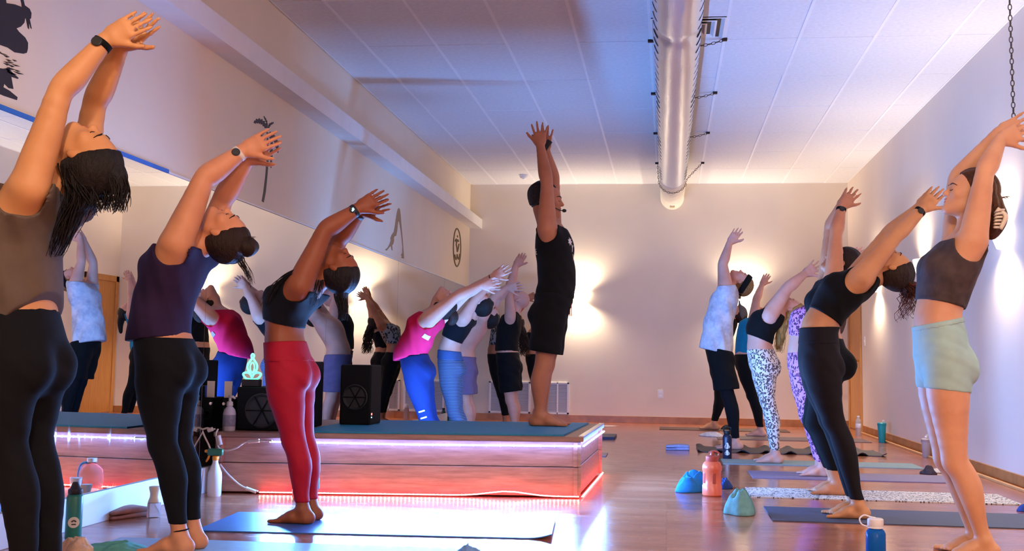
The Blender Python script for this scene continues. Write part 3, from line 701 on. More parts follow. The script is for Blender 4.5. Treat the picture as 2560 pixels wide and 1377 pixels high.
e, p = mbottle('water_bottle', (2146, 1089), 'clear disposable water bottle with white cap near the wooden door', [
    ('body', [(0, 0), (.034, 0), (.036, .01), (.033, .05), (.036, .09), (.033, .13), (.036, .165), (.03, .2), (.016, .225), (.014, .235)], mat('clear_bottle_water', srgb(235, 236, 240), .15, 0, 0, Transmission_Weight=.6, IOR=1.2)),
    ('label', [(.0362, .1), (.0365, .101), (.0365, .155), (.0362, .156)], mat('bottle_label', srgb(226, 228, 235), .5, 0, .2, 50)), ('cap', [(.016, .232), (.018, .234), (.018, .252), (0, .254)], WHITE)])
FROST = mat('frosted_lilac', srgb(214, 200, 202), .35, 0, 0, Transmission_Weight=.45, IOR=1.2)
e, p = mbottle('shaker_bottle', (2316, 1143), 'frosted clear shaker bottle with pale mauve lid by the right wall', [
    ('body', [(0, 0), (.034, 0), (.037, .006), (.046, .15), (.046, .155)], FROST), ('lid', [(.047, .15), (.049, .153), (.049, .175), (.036, .184), (0, .186)], mat('lid_mauve', srgb(170, 150, 150), .4, 0, 0)), ('spout', [(.016, .182), (.017, .2), (.01, .206), (0, .207)], mat('lid_pale', srgb(214, 204, 204), .4, 0, 0))])
tube('carry_loop', [(p[0]-.01, p[1], .184), (p[0]+.0, p[1], .215), (p[0]+.03, p[1], .22), (p[0]+.04, p[1], .184)], .004, WHITE, e)
BLUEB = mat('bottle_blue', srgb(20, 106, 200), .12, 0, 0, Transmission_Weight=.35, IOR=1.2)
e, p = mbottle('water_bottle', (2190, 1404), 'blue wide mouth bottle with white screw lid and loop strap', [
    ('body', [(0, 0), (.04, 0), (.0445, .006), (.0445, .128), (.038, .142), (.031, .146), (.031, .152)], BLUEB), ('collar_ring', [(.033, .15), (.036, .152), (.036, .158), (.033, .16)], WHITE), ('lid', [(.0345, .16), (.036, .163), (.036, .19), (.03, .195), (0, .196)], WHITE)])
tube('strap_loop', catmull([(p[0]-.03, p[1], .155), (p[0]-.06, p[1], .165), (p[0]-.07, p[1], .19), (p[0]-.05, p[1], .207), (p[0]-.02, p[1], .2), (p[0], p[1], .197)], 5), .0035, WHITE, e)

GRNB = mat('bottle_green', srgb(20, 70, 66), .3, 0, .05)
for (px_, py_, lb, mt_) in ((1016, 1049, 'clear water bottle on the floor behind the stage near the air grille', CLEAR), (958, 1050, 'small clear water bottle by the patterned bra woman behind the stage', CLEAR), (1108, 1062, 'dark green water bottle on the floor behind the stage', GRNB)):
    q = onz(px_, py_); q = (2*XL-q[0] if q[0] < XL else q[0], q[1], 0)
    e = empty('water_bottle', tuple(q), lb, 'bottle')
    lathe('body', [(0, 0), (.04, 0), (.042, .01), (.042, .12), (.03, .17), (.018, .2), (.016, .21)], tuple(q), mt_, e, 16); lathe('cap', [(.018, .205), (.02, .207), (.02, .23), (0, .232)], tuple(q), STW if mt_ is CLEAR else BLACK, e, 16)
# ------------------------------------------------------------------ yoga mats
def yoga_mat(pl, x0, x1, y0, y1, material, label, rot=0., thick=.006, wavy=0., curl=0., curlx=0, group='yoga mats on the wooden floor'):
    nx, ny = 64, 14; V, Fc = [], []
    cx_, cy_ = (x0+x1)/2, (y0+y1)/2
    def P(i, j, top):
        u = i/nx; v = j/ny; x = x0+(x1-x0)*u; y = y0+(y1-y0)*v; z = 0.
        if wavy:
            e_ = abs(2*v-1)**3; z += wavy*e_*max(0, math.sin(x*27+v*5))*1.0; y += wavy*.6*e_*math.sin(x*20)
        if curl:
            d_ = (u-.93)/.07 if curlx else (.05-u)/.05
            if d_ > 0: z += curl*d_*d_
        if i in (0, nx) or j in (0, ny): pass
        z += thick if top else 0.0005
        dx, dy = x-cx_, y-cy_
        return (cx_+dx*math.cos(rot)-dy*math.sin(rot), cy_+dx*math.sin(rot)+dy*math.cos(rot), z)
    for top in (0, 1):
        for i in range(nx+1):
            for j in range(ny+1): V.append(P(i, j, top))
    n1 = (nx+1)*(ny+1); id_ = lambda i, j, t: t*n1+i*(ny+1)+j
    for i in range(nx):
        for j in range(ny):
            Fc.append((id_(i, j, 1), id_(i+1, j, 1), id_(i+1, j+1, 1), id_(i, j+1, 1))); Fc.append((id_(i, j, 0), id_(i, j+1, 0), id_(i+1, j+1, 0), id_(i+1, j, 0)))
    for i in range(nx):
        Fc.append((id_(i, 0, 0), id_(i+1, 0, 0), id_(i+1, 0, 1), id_(i, 0, 1))); Fc.append((id_(i, ny, 1), id_(i+1, ny, 1), id_(i+1, ny, 0), id_(i, ny, 0)))
    for j in range(ny):
        Fc.append((id_(0, j, 1), id_(0, j+1, 1), id_(0, j+1, 0), id_(0, j, 0))); Fc.append((id_(nx, j, 0), id_(nx, j+1, 0), id_(nx, j+1, 1), id_(nx, j, 1)))
    o = pymesh('yoga_mat', V, Fc, material, None, True); o.data.set_sharp_from_angle(angle=math.radians(40))
    return tag(o, label, 'yoga mat', group)
def mm(n, c, rough=.65): return mat('mat_'+n, c, rough, 0, .08, 25, .2, 260, .003)
def speckle():
    t = NT('mat_speckled'); v = t.coord('Object', (1.6, 1, 1)); vo = t.n('ShaderNodeTexVoronoi'); vo.inputs['Scale'].default_value = 42; t.l(v, vo.inputs['Vector'])
    f = t.noise(v, 20, 3)
    ad = t.n('ShaderNodeMath', operation='ADD'); t.l(vo.outputs['Distance'], ad.inputs[0]); t.l(f, ad.inputs[1])
    t.l(t.ramp(ad.outputs[0], [(.80, srgb(44, 38, 46)), (.93, srgb(216, 210, 204))]), t.b.inputs['Base Color']); t.set(Roughness=.8); t.bump(f, .3, .004); return t.m
yoga_mat(None, .60, 2.42, 6.42, 7.04, mm('dusk_blue', srgb(58, 70, 96)), 'slate blue yoga mat under the curly haired woman in a black bra')
yoga_mat(None, .56, 2.30, 7.53, 8.10, speckle(), 'speckled black and white yoga mat under the woman with a wrist band')
yoga_mat(None, .67, 2.25, 8.80, 9.37, mm('lavender', srgb(124, 112, 138)), 'lavender grey yoga mat under the pink leopard outfit')
yoga_mat(None, .50, 2.23, 9.96, 10.45, mm('sage', srgb(120, 148, 152)), 'pale blue green yoga mat under the blonde woman')
yoga_mat(None, .31, 2.15, 11.2, 11.92, mm('charcoal', srgb(66, 58, 60)), 'dark grey yoga mat with wavy edges under the headband man', 0, .008, .03)
yoga_mat(None, .60, 2.37, 13.2, 13.82, mm('mauve', srgb(112, 92, 96)), 'mauve brown yoga mat under the person in a teal top')
yoga_mat(None, -.10, 1.62, 14.85, 15.45, mm('brown', srgb(84, 54, 44)), 'dark brown yoga mat along the back wall')
yoga_mat(None, -2.40, -.59, 5.45, 6.14, mm('royal_blue', srgb(36, 84, 150), .42), 'blue yoga mat with a curled corner under the red leggings', .07, .006, 0, .022, 1)
yoga_mat(None, -2.62, -.92, 4.45, 5.13, mm('ice_blue', srgb(140, 170, 200), .42), 'pale ice blue yoga mat under the woman in a purple tank', .02)
yoga_mat(None, -1.3, -.60, 12.72, 13.3, mm('navy', srgb(36, 42, 78)), 'thick dark blue yoga mat beyond the right end of the stage', 0, .03)
yoga_mat(None, -2.75, -1.05, 9.0, 9.6, mm('plum', srgb(90, 50, 90)), 'plum yoga mat behind the stage under the pink tank top')
tb = onz(1500, 1140); o = tag(box('tablet', (tb[0]-.12, tb[1]-.05, .001), (tb[0]+.06, tb[1]+.32, .009), mat('tablet_grey', srgb(120, 96, 112), .4, 0, 0), None, .002), 'thin flat grey tablet lying on the floor beyond the stage', 'tablet')

# ------------------------------------------------------------------ towels (crumpled cloth heaps)
from mathutils import noise as mnoise
def cloth_heap(c, rx, ry, h, seed, label, material, folds=5, name='towel', sharp=1.3, rot=0., group=None):
    """crumpled cloth: a closed sheet heaped up with ridged folds and a turned-under hem"""
    rg = np.random.default_rng(seed); n, mseg = 30, 64; V, Fc = [], []
    ph = rg.uniform(0, 6.28, 6); so_ = Vector((seed*3.7, seed*1.3, 0))
    def prof(t, a):
        rr = t*(1+.16*math.sin(2*a+ph[0])+.12*math.sin(3*a+ph[1])+.05*math.sin(folds*a+ph[2]))
        x, y = rx*rr*math.cos(a), ry*rr*math.sin(a)
        q = Vector((x/rx*1.5, y/ry*1.5, 0))+so_
        n1, n2_ = mnoise.noise(q*.75), mnoise.noise(q*1.7+Vector((5, 2, 1)))
        rdg = 1.05-math.sqrt(n1*n1+.03)*1.7; r2 = 1-math.sqrt(n2_*n2_+.02)*1.5
        z = h*max(0, 1-t**sharp)**.7*(.40+.45*rdg+.22*r2)
        z += h*.10*(.5+r2*.5)*(1-t)**.3*(t > .3)
        return x, y, max(z, .012*(1-t)+.006)
    x, y, z = prof(0, 0); V.append((c[0], c[1], c[2]+z))
    for i in range(1, n+1):
        for k in range(mseg):
            x, y, z = prof(i/n, 2*math.pi*k/mseg); V.append((c[0]+x*math.cos(rot)-y*math.sin(rot), c[1]+x*math.sin(rot)+y*math.cos(rot), c[2]+z))
    for k in range(mseg):                          # hem turned under
        x, y, z = prof(.97, 2*math.pi*k/mseg); V.append((c[0]+x*math.cos(rot)-y*math.sin(rot), c[1]+x*math.sin(rot)+y*math.cos(rot), c[2]+.001))
    for k in range(mseg): Fc.append((0, 1+k, 1+(k+1) % mseg))
    for i in range(n):
        for k in range(mseg):
            a, b = 1+i*mseg, 1+(i+1)*mseg; k2 = (k+1) % mseg; Fc.append((a+k, b+k, b+k2, a+k2))
    Fc.append(tuple(1+n*mseg+k for k in range(mseg-1, -1, -1)))
    o = pymesh(name, V, Fc, material, None, True); tag(o, label, 'towel' if 'towel' in name else 'cap', group); return o
def terry(n, c): return mat('terry_'+n, c, .95, 0, .14, 30, .5, 320, .004)
cloth_heap(onz(1733, 1228), .14, .10, .17, 3, 'bright blue crumpled towel beside the orange sports jug', terry('blue', srgb(26, 120, 190)), 4, rot=.3)
cloth_heap(onz(1812, 1220), .06, .08, .09, 9, 'dark blue towel end tucked behind the orange sports jug', terry('navy', srgb(24, 60, 120)), 3)
cloth_heap(onz(1852, 1284), .105, .10, .16, 5, 'sea green crumpled towel on the floor before the slate mat', terry('seagreen', srgb(110, 164, 160)), 5, sharp=2.2)
cloth_heap(onz(2370, 1182), .13, .10, .045, 8, 'cream white towel lying on the lavender mat', terry('cream', srgb(212, 200, 190)), 6, sharp=2.4)
cloth_heap(onz(2322, 1185), .06, .07, .10, 12, 'dark folded cap with a pointed peak beside the cream towel', mat('cap_cloth', srgb(52, 40, 54), .8), 3, name='baseball_cap', sharp=.8)
cloth_heap(onz(1782, 1090), .17, .14, .06, 15, 'white crumpled towel before the mauve brown mat', terry('white', srgb(226, 220, 222)), 6, sharp=1.8)
cloth_heap(onz(292, 1374), .15, .13, .05, 18, 'sea foam green towel spread by the ankle with the anklet', terry('foam', srgb(88, 160, 150)), 5, sharp=1.1)
cloth_heap(onz(192, 1378), .075, .06, .07, 19, 'small peach rolled towel near the teal metal bottle', terry('peach', srgb(232, 190, 160)), 4, sharp=2.5)
cloth_heap(onz(1170, 1382), .05, .05, .055, 25, 'small blue cloth corner on the pale ice blue mat', terry('pale_blue', srgb(110, 150, 200)), 3, sharp=.7)
cloth_heap(onz(1822, 1074), .14, .1, .075, 27, 'black cloth bundle on the dark brown mat', mat('black_cloth', srgb(16, 14, 18), .85), 4, sharp=2.)
cloth_heap(onz(1515, 1066), .16, .1, .02, 31, 'flat pale towel on the floor near the back wall', terry('pale', srgb(206, 180, 178)), 5, sharp=2.)
cloth_heap(onz(2568, 1278), .06, .06, .06, 33, 'small blue towel by the end of the slate blue mat', terry('deep_blue', srgb(40, 70, 150)), 4)
def folded(px, w, d, h, n, label, material, rot=0.):
    c = onz(*px); e = empty('folded_towel', tuple(c), label, 'towel')
    for k in range(n):
        z0 = h*k/n; M = Matrix.Translation((c[0], c[1], z0)) @ Matrix.Rotation(rot+random.uniform(-.04, .04), 4, 'Z')
        bm = bmesh.new(); bm_box(bm, (-w/2, -d/2, .0008), (w/2, d/2, h/n), h/n*.42)
        bmesh.ops.subdivide_edges(bm, edges=[e_ for e_ in bm.edges if e_.calc_length() > .08], cuts=6, use_grid_fill=True)
        for v in bm.verts: v.co.z += .12*h*math.sin(v.co.x*18+k)*max(0, v.co.z/(h/n))
        bmesh.ops.transform(bm, matrix=M, verts=bm.verts); from_bm('fold', bm, material, e, True)
folded((1694, 1124), .24, .16, .05, 2, 'folded white and blue striped towel on the open floor', terry('whiteblue', srgb(150, 160, 205)))
folded((308, 1292), .24, .16, .05, 2, 'folded tan towel on the floor against the white base ledge', terry('tan', srgb(176, 120, 104)), 1.1)

# ------------------------------------------------------------------ body surfaces: smooth union of tapered volumes, skinned as one mesh
def nrm(v): v = np.asarray(v, float); return v/(np.linalg.norm(v)+1e-12)
YAX = np.array([0, 1., 0])
def cone(a, b, ra, rb, q=1., k=.012, s=YAX): return ('c', np.asarray(a, float), np.asarray(b, float), ra, rb, s, q, k)
def ell(c, ax, rad, k=.015): return ('e', np.asarray(c, float), np.asarray(ax, float), np.asarray(rad, float), k)
def inflate(p, d):
    if p[0] == 'c': return ('c', p[1], p[2], p[3]+d, p[4]+d, p[5], p[6], p[7])
    return ('e', p[1], p[2], p[3]+d, p[4])
def pbox(p):
    if p[0] == 'c':
        r = max(p[3], p[4])*max(1, p[6]); return np.minimum(p[1], p[2])-r, np.maximum(p[1], p[2])+r
    r = np.sqrt(((p[2]*p[3][:, None])**2).sum(0)); return p[1]-r, p[1]+r
def pdist(p, X, Y, Z):
    if p[0] == 'c':
        _, a, b, ra, rb, s, q, k = p
        ab = b-a; L2 = ab@ab+1e-12
        px, py, pz = X-a[0], Y-a[1], Z-a[2]
        t = np.clip((px*ab[0]+py*ab[1]+pz*ab[2])/L2, 0, 1)
        dx, dy, dz = px-t*ab[0], py-t*ab[1], pz-t*ab[2]
        if q != 1.:
            c = (dx*s[0]+dy*s[1]+dz*s[2])*(1-1/q); dx, dy, dz = dx-c*s[0], dy-c*s[1], dz-c*s[2]
        return np.sqrt(dx*dx+dy*dy+dz*dz)-(ra+(rb-ra)*t), k
    _, c, ax, rad, k = p
    px, py, pz = X-c[0], Y-c[1], Z-c[2]
    k0 = k1 = 0
    for i in range(3):
        w_ = px*ax[i][0]+py*ax[i][1]+pz*ax[i][2]
        k0 = k0+(w_/rad[i])**2; k1 = k1+(w_/rad[i]**2)**2
    k0 = np.sqrt(k0); return k0*(k0-1)/(np.sqrt(k1)+1e-9), k
def sdf_mesh(name, prims, v, cuts=(), subs=(), wr=None, relax=1):
    bs = [pbox(p) for p in prims]
    lo = np.min([b[0] for b in bs], 0)-3*v-.012; hi = np.max([b[1] for b in bs], 0)+3*v+.012
    n = np.ceil((hi-lo)/v).astype(int)+1
    ax = [(lo[i]+v*np.arange(n[i])).astype(np.float32) for i in range(3)]
    Fd = np.full(n, .5, np.float32)
    def sub(b0, b1, m):
        i0 = np.clip(np.floor((b0-m-lo)/v).astype(int), 0, n-1); i1 = np.clip(np.ceil((b1+m-lo)/v).astype(int)+1, 1, n)
        return i0, i1, ax[0][i0[0]:i1[0], None, None], ax[1][None, i0[1]:i1[1], None], ax[2][None, None, i0[2]:i1[2]]
    for p, (b0, b1) in zip(prims, bs):
        k = p[-1]; i0, i1, X, Y, Z = sub(b0, b1, k+3*v)
        d, k = pdist(p, X, Y, Z); S = Fd[i0[0]:i1[0], i0[1]:i1[1], i0[2]:i1[2]]
        h = np.maximum(k-np.abs(S-d), 0)/k
        S[...] = np.minimum(S, d)-h*h*k*.25
    for p in subs:
        b0, b1 = pbox(p); i0, i1, X, Y, Z = sub(b0, b1, 2*v); d, k = pdist(p, X, Y, Z)
        S = Fd[i0[0]:i1[0], i0[1]:i1[1], i0[2]:i1[2]]; np.maximum(S, -d, out=S)
    if wr:
        X, Y, Z = ax[0][:, None, None], ax[1][None, :, None], ax[2][None, None, :]
        mk = np.abs(Fd) < .03; ii = np.nonzero(mk); x, y, z = ax[0][ii[0]], ax[1][ii[1]], ax[2][ii[2]]
        amp, fr_, dirn = wr; d_ = nrm(dirn)
        u_ = (x*d_[0]+y*d_[1]+z*d_[2])*fr_
        Fd[ii] += amp*(np.sin(u_+2.3*np.sin(5.1*x+3*y+1)+1.7*np.sin(4.3*z+6*y))+.5*np.sin(1.9*u_+3*np.sin(6*z-4*x)))
    for pt, nn in cuts:
        nn = nrm(nn)
        d = (ax[0]-pt[0])[:, None, None]*nn[0]+(ax[1]-pt[1])[None, :, None]*nn[1]+(ax[2]-pt[2])[None, None, :]*nn[2]
        np.maximum(Fd, d.astype(np.float32), out=Fd)
    ins = Fd < 0
    ins[0] = ins[-1] = False; ins[:, 0] = ins[:, -1] = False; ins[:, :, 0] = ins[:, :, -1] = False
    c = np.zeros(n-1, np.uint8)
    offs = [(a, b, d) for a in (0, 1) for b in (0, 1) for d in (0, 1)]
    for a, b, d in offs: c += ins[a:n[0]-1+a, b:n[1]-1+b, d:n[2]-1+d]
    act = (c > 0) & (c < 8); co = np.argwhere(act)
    if len(co) == 0: return None
    idx = np.full(n-1, -1, np.int32); idx[act] = np.arange(len(co))
    val = {o: Fd[co[:, 0]+o[0], co[:, 1]+o[1], co[:, 2]+o[2]] for o in offs}
    pos = np.zeros((len(co), 3), np.float32); cnt = np.zeros(len(co), np.float32)
    for o in offs:
        for i in range(3):
            if o[i]: continue
            o2 = list(o); o2[i] = 1; o2 = tuple(o2); fa, fb = val[o], val[o2]; mk = (fa < 0) != (fb < 0)
            t = np.where(mk, fa/np.where(mk, fa-fb, 1), 0)
            for q in range(3): pos[:, q] += mk*(o[q]+(t if q == i else 0))
            cnt += mk
    V = lo+v*(co+pos/np.maximum(cnt, 1)[:, None])
    Q = []
    for i in range(3):
        j, k = (i+1) % 3, (i+2) % 3
        s0 = [slice(None)]*3; s1 = [slice(None)]*3; s0[i] = slice(0, -1); s1[i] = slice(1, None)
        for a in (j, k): s0[a] = slice(1, -1); s1[a] = slice(1, -1)
        A, B = ins[tuple(s0)], ins[tuple(s1)]; e = np.argwhere(A != B); 
        if len(e) == 0: continue
        flip = A[e[:, 0], e[:, 1], e[:, 2]]
        e = e.copy(); e[:, j] += 1; e[:, k] += 1
        def cell(dj, dk):
            q = e.copy(); q[:, j] -= dj; q[:, k] -= dk; return idx[q[:, 0], q[:, 1], q[:, 2]]
        a_, b_, c_, d_ = cell(1, 1), cell(0, 1), cell(0, 0), cell(1, 0)
        quad = np.stack([a_, b_, c_, d_], 1); quad[~flip] = quad[~flip][:, ::-1]; Q.append(quad)
    Q = np.concatenate(Q); Q = Q[(Q >= 0).all(1)]
    for _ in range(relax):
        acc = np.zeros_like(V); ct = np.zeros(len(V))
        for a, b in ((0, 1), (1, 2), (2, 3), (3, 0)):
            np.add.at(acc, Q[:, a], V[Q[:, b]]); np.add.at(acc, Q[:, b], V[Q[:, a]]); 
            ct += np.bincount(Q[:, a], minlength=len(V))+np.bincount(Q[:, b], minlength=len(V))
        V = V*.55+.45*acc/np.maximum(ct, 1)[:, None]
    me = bpy.data.meshes.new(name); me.vertices.add(len(V)); me.vertices.foreach_set('co', V.astype(np.float32).ravel())
    me.loops.add(Q.size); me.loops.foreach_set('vertex_index', Q.ravel().astype(np.int32))
    me.polygons.add(len(Q)); me.polygons.foreach_set('loop_start', np.arange(0, Q.size, 4, dtype=np.int32))
    try: me.polygons.foreach_set('loop_total', np.full(len(Q), 4, np.int32))
    except Exception: pass
    me.polygons.foreach_set('use_smooth', np.ones(len(Q), bool)); me.update(calc_edges=True); me.validate()
    return me
def lerp(a, b, t): return np.asarray(a)*(1-t)+np.asarray(b)*t
def chain(st, q=1., k=.012, sub=3):
    """st: list of (point, radius[, q]) -> smooth run of tapered volumes"""
    P = [np.append(np.asarray(s[0], float), [s[1], s[2] if len(s) > 2 else q]) for s in st]
    R = catmull(P, sub); return [cone(a[:3], b[:3], a[3], b[3], (a[4]+b[4])/2, k) for a, b in zip(R, R[1:])]

def skin(name, c, rough=.48):
    t = NT('skin_'+name); v = t.coord(); f = t.noise(v, 7, 4)
    t.l(t.ramp(f, [(.3, (c[0]*.9, c[1]*.82, c[2]*.78)), (.7, mul(c, 1.06))]), t.b.inputs['Base Color'])
    t.set(Roughness=rough+.06, Specular_IOR_Level=.35); t.bump(t.noise(v, 160, 3), .06, .002); return t.m
def cloth(name, c, rough=.9, bump=.25, bs=350, var=.08, sheen=.0):
    m_ = mat('cloth_'+name, c, rough, 0, var, 14, bump, bs, .002); m_.node_tree.nodes['Principled BSDF'].inputs['Sheen Weight'].default_value = sheen; m_.node_tree.nodes['Principled BSDF'].inputs['Specular IOR Level'].default_value = .22; return m_
def hairm(name, c1, c2):
    t = NT('hair_'+name); v = t.coord('Object', (1, 1, .35)); f = t.noise(v, 70, 5, .7)
    t.l(t.ramp(f, [(.3, c1), (.75, c2)]), t.b.inputs['Base Color']); t.set(Roughness=.5, Specular_IOR_Level=.2); t.bump(f, .8, .012); return t.m

def person(name='person', label='', Y=6., F=-1, ank=None, knee=None, hip=None, waist=None, chest=None, sh=None, elb=None, wri=None, tip=None,
           elb2=None, wri2=None, tip2=None, head=None, hup=(0, -1), nb=None, S=1., male=False, skinm=None, th=1., tor=1., arm=1., z0=.006, v=.0075,
           spread=.5, bust=1., footang=0., hs=1., lips=True, brow=None, latleg=.078, glute=1., handlat=.028, ankle2=None, base=None):
    """a standing figure; joints come from photo directions on the plane of the mat it stands on"""
    m_ = 1.08 if male else 1.
    fd = np.array([F, 0, 0.]); G = {}
    n_ = lambda p, lat: ony(p[0], p[1], Y-lat)
    far = lambda P: np.array([P[0], 2*Y-P[1], P[2]])
    # legs
    Hn, Kn, An = n_(hip, .085*S), n_(knee, latleg*S), n_(ank, latleg*.92*S)
    An = An.copy(); An[2] = z0+.082*S
    G['legs'] = []; G['feet'] = []
    AF = far(An) if ankle2 is None else np.array([ony(ankle2[0], ankle2[1], Y+latleg*S)[0], far(An)[1], An[2]])
    for side, (Hh, Kk, Aa) in ((-1, (Hn, Kn, An)), (1, (far(Hn), far(Kn), AF))):
        bw = nrm(np.cross(nrm(Aa-Kk), YAX)); bw = bw if bw@fd < 0 else -bw
        G['legs'] += chain([(Hh, .092*S*th, 1.), (lerp(Hh, Kk, .33)-bw*.008*S, .086*S*th), (lerp(Hh, Kk, .7)-bw*.006, .066*S*(th*.6+.4)), (Kk, .054*S*m_), (lerp(Kk, Aa, .17)+bw*.010*S, .053*S*m_),
                            (lerp(Kk, Aa, .36)+bw*.016*S, .056*S*m_), (lerp(Kk, Aa, .62)+bw*.008*S, .043*S*m_), (lerp(Kk, Aa, .86), .032*S*m_), (Aa, .033*S*m_)], 1., .012)
        G['legs'].append(ell(Kk-bw*.022*S, np.eye(3), np.array([.033, .034, .04])*S*m_, .03))
        ca, sa = math.cos(footang), math.sin(footang)*side
        f_ = np.array([F*ca, sa, 0]); l_ = np.array([-sa*F, ca, 0]) if F > 0 else np.array([sa*-F, ca, 0]); zz = lambda z: np.array([0, 0, z])
        gz = np.array([Aa[0], Aa[1], z0]); fs = S*m_
        G['feet'] += [ell(gz-f_*.035*fs+zz(.030*fs), np.eye(3), np.array([.036, .031, .034])*fs, .02), cone(Aa-zz(.01), gz-f_*.02*fs+zz(.04*fs), .033*fs, .034*fs, 1, .02),
                      cone(Aa-zz(.02), gz+f_*.075*fs+zz(.038*fs), .033*fs, .026*fs, 1.15, .02), cone(gz+f_*.06*fs+zz(.034*fs), gz+f_*.125*fs+zz(.018*fs), .028*fs, .018*fs, 1.75, .02),
                      cone(gz-f_*.02*fs+zz(.02*fs), gz+f_*.1*fs+zz(.014*fs), .028*fs, .02*fs, 1.35, .02), ell(Aa+np.array([0, .026*fs, -.005]), np.eye(3), np.array([.012]*3)*fs, .015), ell(Aa-np.array([0, .026*fs, .005]), np.eye(3), np.array([.012]*3)*fs, .015)]
        for q in range(5):
            w_ = (-.030+.0152*q)*side*-1*fs; L_ = (.178-.012*q-.004*(q == 4))*fs; r_ = (.0125 if q == 0 else .0088)*fs
            G['feet'].append(cone(gz+f_*.12*fs+l_*w_+zz(.014*fs), gz+f_*L_+l_*w_*1.05+zz(.010*fs), r_, r_*.9, 1, .006))
    # torso
    Pc = np.array([Hn[0], Y, Hn[2]]); W_, Ch = ony(*waist, Y), ony(*chest, Y)
    Sn = n_(sh, .155*S*(1.12 if male else 1)); Sc = np.array([Sn[0], Y, Sn[2]])
    Nb = ony(*nb, Y) if nb is not None else Sc+nrm(Sc-Ch)*.015
    up1 = nrm(W_-Pc); bk = nrm(np.cross(up1, YAX)); bk = bk if bk@fd < 0 else -bk
    up2 = nrm(Nb-Ch); fw = nrm(np.cross(up2, YAX)); fw = fw if fw@fd > 0 else -fw
    T = tor*S
    tm = 1.1 if male else 1.
    G['pelvis'] = chain([(Pc-up1*.05*S, .088*T, 1.6), (Pc+up1*.02, .104*T, 1.62), (lerp(Pc, W_, .55), .098*T*tm, 1.5), (W_, .088*T*tm, 1.42)], 1.5, .03)
    for s_ in (-1, 1): G['pelvis'].append(ell(Pc+bk*.055*S*glute-up1*.035*S+YAX*s_*.075*S, np.eye(3), np.array([.082, .078, .09])*S*glute, .035))
    G['torso'] = chain([(W_, .088*T*tm, 1.42), (lerp(W_, Ch, .5), .092*T*tm, 1.42), (Ch, .104*T*tm, 1.42), (lerp(Ch, Nb, .55), .088*T*tm, 1.6), (lerp(Ch, Nb, .9), .058*T*tm, 1.9)], 1.4, .03)
    if not male:
        for s_ in (-1, 1): G['torso'].append(ell(Ch+fw*.068*S+up2*.01+YAX*s_*.068*S, np.eye(3), np.array([.062, .06, .062])*S*bust, .035))
    else:
        for s_ in (-1, 1): G['torso'].append(ell(Ch+fw*.06*S+up2*.03+YAX*s_*.075*S, np.eye(3), np.array([.05, .075, .055])*S, .04))
    # arms and hands
    G['arms'] = []; G['hands'] = []; wrists = []
    E1, W1, T1 = n_(elb, .125*S), n_(wri, handlat+.02), n_(tip, handlat)
    if elb2 is not None: E2, W2, T2 = ony(*elb2, Y+.125*S), ony(*wri2, Y+handlat+.02), ony(*(tip2 or tip), Y+handlat)
    else: E2, W2, T2 = far(E1), far(W1), far(T1)
    a_ = arm*S*m_
    for side, (Ss, Ee, Ww, Tt) in ((-1, (Sn, E1, W1, T1)), (1, (far(Sn), E2, W2, T2))):
        dn = nrm(Ss-Ee)
        G['torso'] += [cone(lerp(Ch, Nb, .15)+YAX*side*.085*S, Ss-dn*-.0, .075*S*tm, .056*a_, 1, .05), cone(lerp(Ch, Nb, .8)+YAX*side*.05*S, Ss, .05*S*tm, .05*a_, 1, .05)]
        G['arms'] += chain([(Ss, .056*a_), (lerp(Ss, Ee, .25), .054*a_), (lerp(Ss, Ee, .6), .046*a_), (Ee, .037*a_), (lerp(Ee, Ww, .25), .041*a_), (lerp(Ee, Ww, .6), .034*a_), (Ww, .025*a_, 1.0)], 1., .015)
        d = nrm(Tt-Ww); nn = YAX*side*-1.0          # palm faces the other hand
        tt = np.cross(d, nn); tt = nrm(tt); bdir = np.array([-F, 0, -.4])
        if tt@bdir < 0: tt = -tt                   # thumb towards the back of the head
        nn = nrm(nn-d*(nn@d)); hsz = S*m_*1.02*arm**.5
        G['hands'] += [cone(Ww, Ww+d*.03*hsz, .025*a_, .025*hsz, 1.1, .01, tt), cone(Ww+d*.025*hsz+tt*.010*hsz, Ww+d*.082*hsz+tt*.022*hsz, .016*hsz, .0135*hsz, 1.5, .012, tt), cone(Ww+d*.025*hsz-tt*.010*hsz, Ww+d*.078*hsz-tt*.020*hsz, .016*hsz, .0125*hsz, 1.5, .012, tt),
                       cone(Ww+d*.03*hsz, Ww+d*.085*hsz, .016*hsz, .013*hsz, 2.2, .012, tt)]
        G['hands'].append(cone(Ww+(d*.084+tt*.026)*hsz, Ww+(d*.079-tt*.026)*hsz, .0115*hsz, .0105*hsz, 1, .010))
        for q, (o_, L_, b_) in enumerate(((.0335, .070, .086), (.0115, .080, .090), (-.0112, .074, .087), (-.0325, .058, .078))):
            an = (o_/.031)*.22*spread; fdn = nrm(d*math.cos(an)+tt*math.sin(an)); B0 = Ww+(d*b_+tt*o_)*hsz
            m1 = B0+fdn*L_*.45*hsz+nn*.003; m2 = B0+fdn*L_*.75*hsz+nn*.006*hsz; m3 = B0+fdn*L_*hsz+nn*.008*hsz
            r_ = max((.0082 if spread > .45 else .0079)*hsz, v*1.02)*(1 if q < 3 else .92); L_ *= 1.1
            G['hands'] += [cone(B0-fdn*.012*hsz, m1, r_*1.06, r_, 1, .004), cone(m1, m2, r_, r_*.93, 1, .004), cone(m2, m3, r_*.93, r_*.78, 1, .004)]
        tb_ = Ww+(d*.022+tt*.020)*hsz; t1 = tb_+(d*.034+tt*.030)*hsz+nn*.008; t2 = t1+nrm(d*.75+tt*.75)*.03*hsz; t3 = t2+nrm(d*.9+tt*.55)*.026*hsz
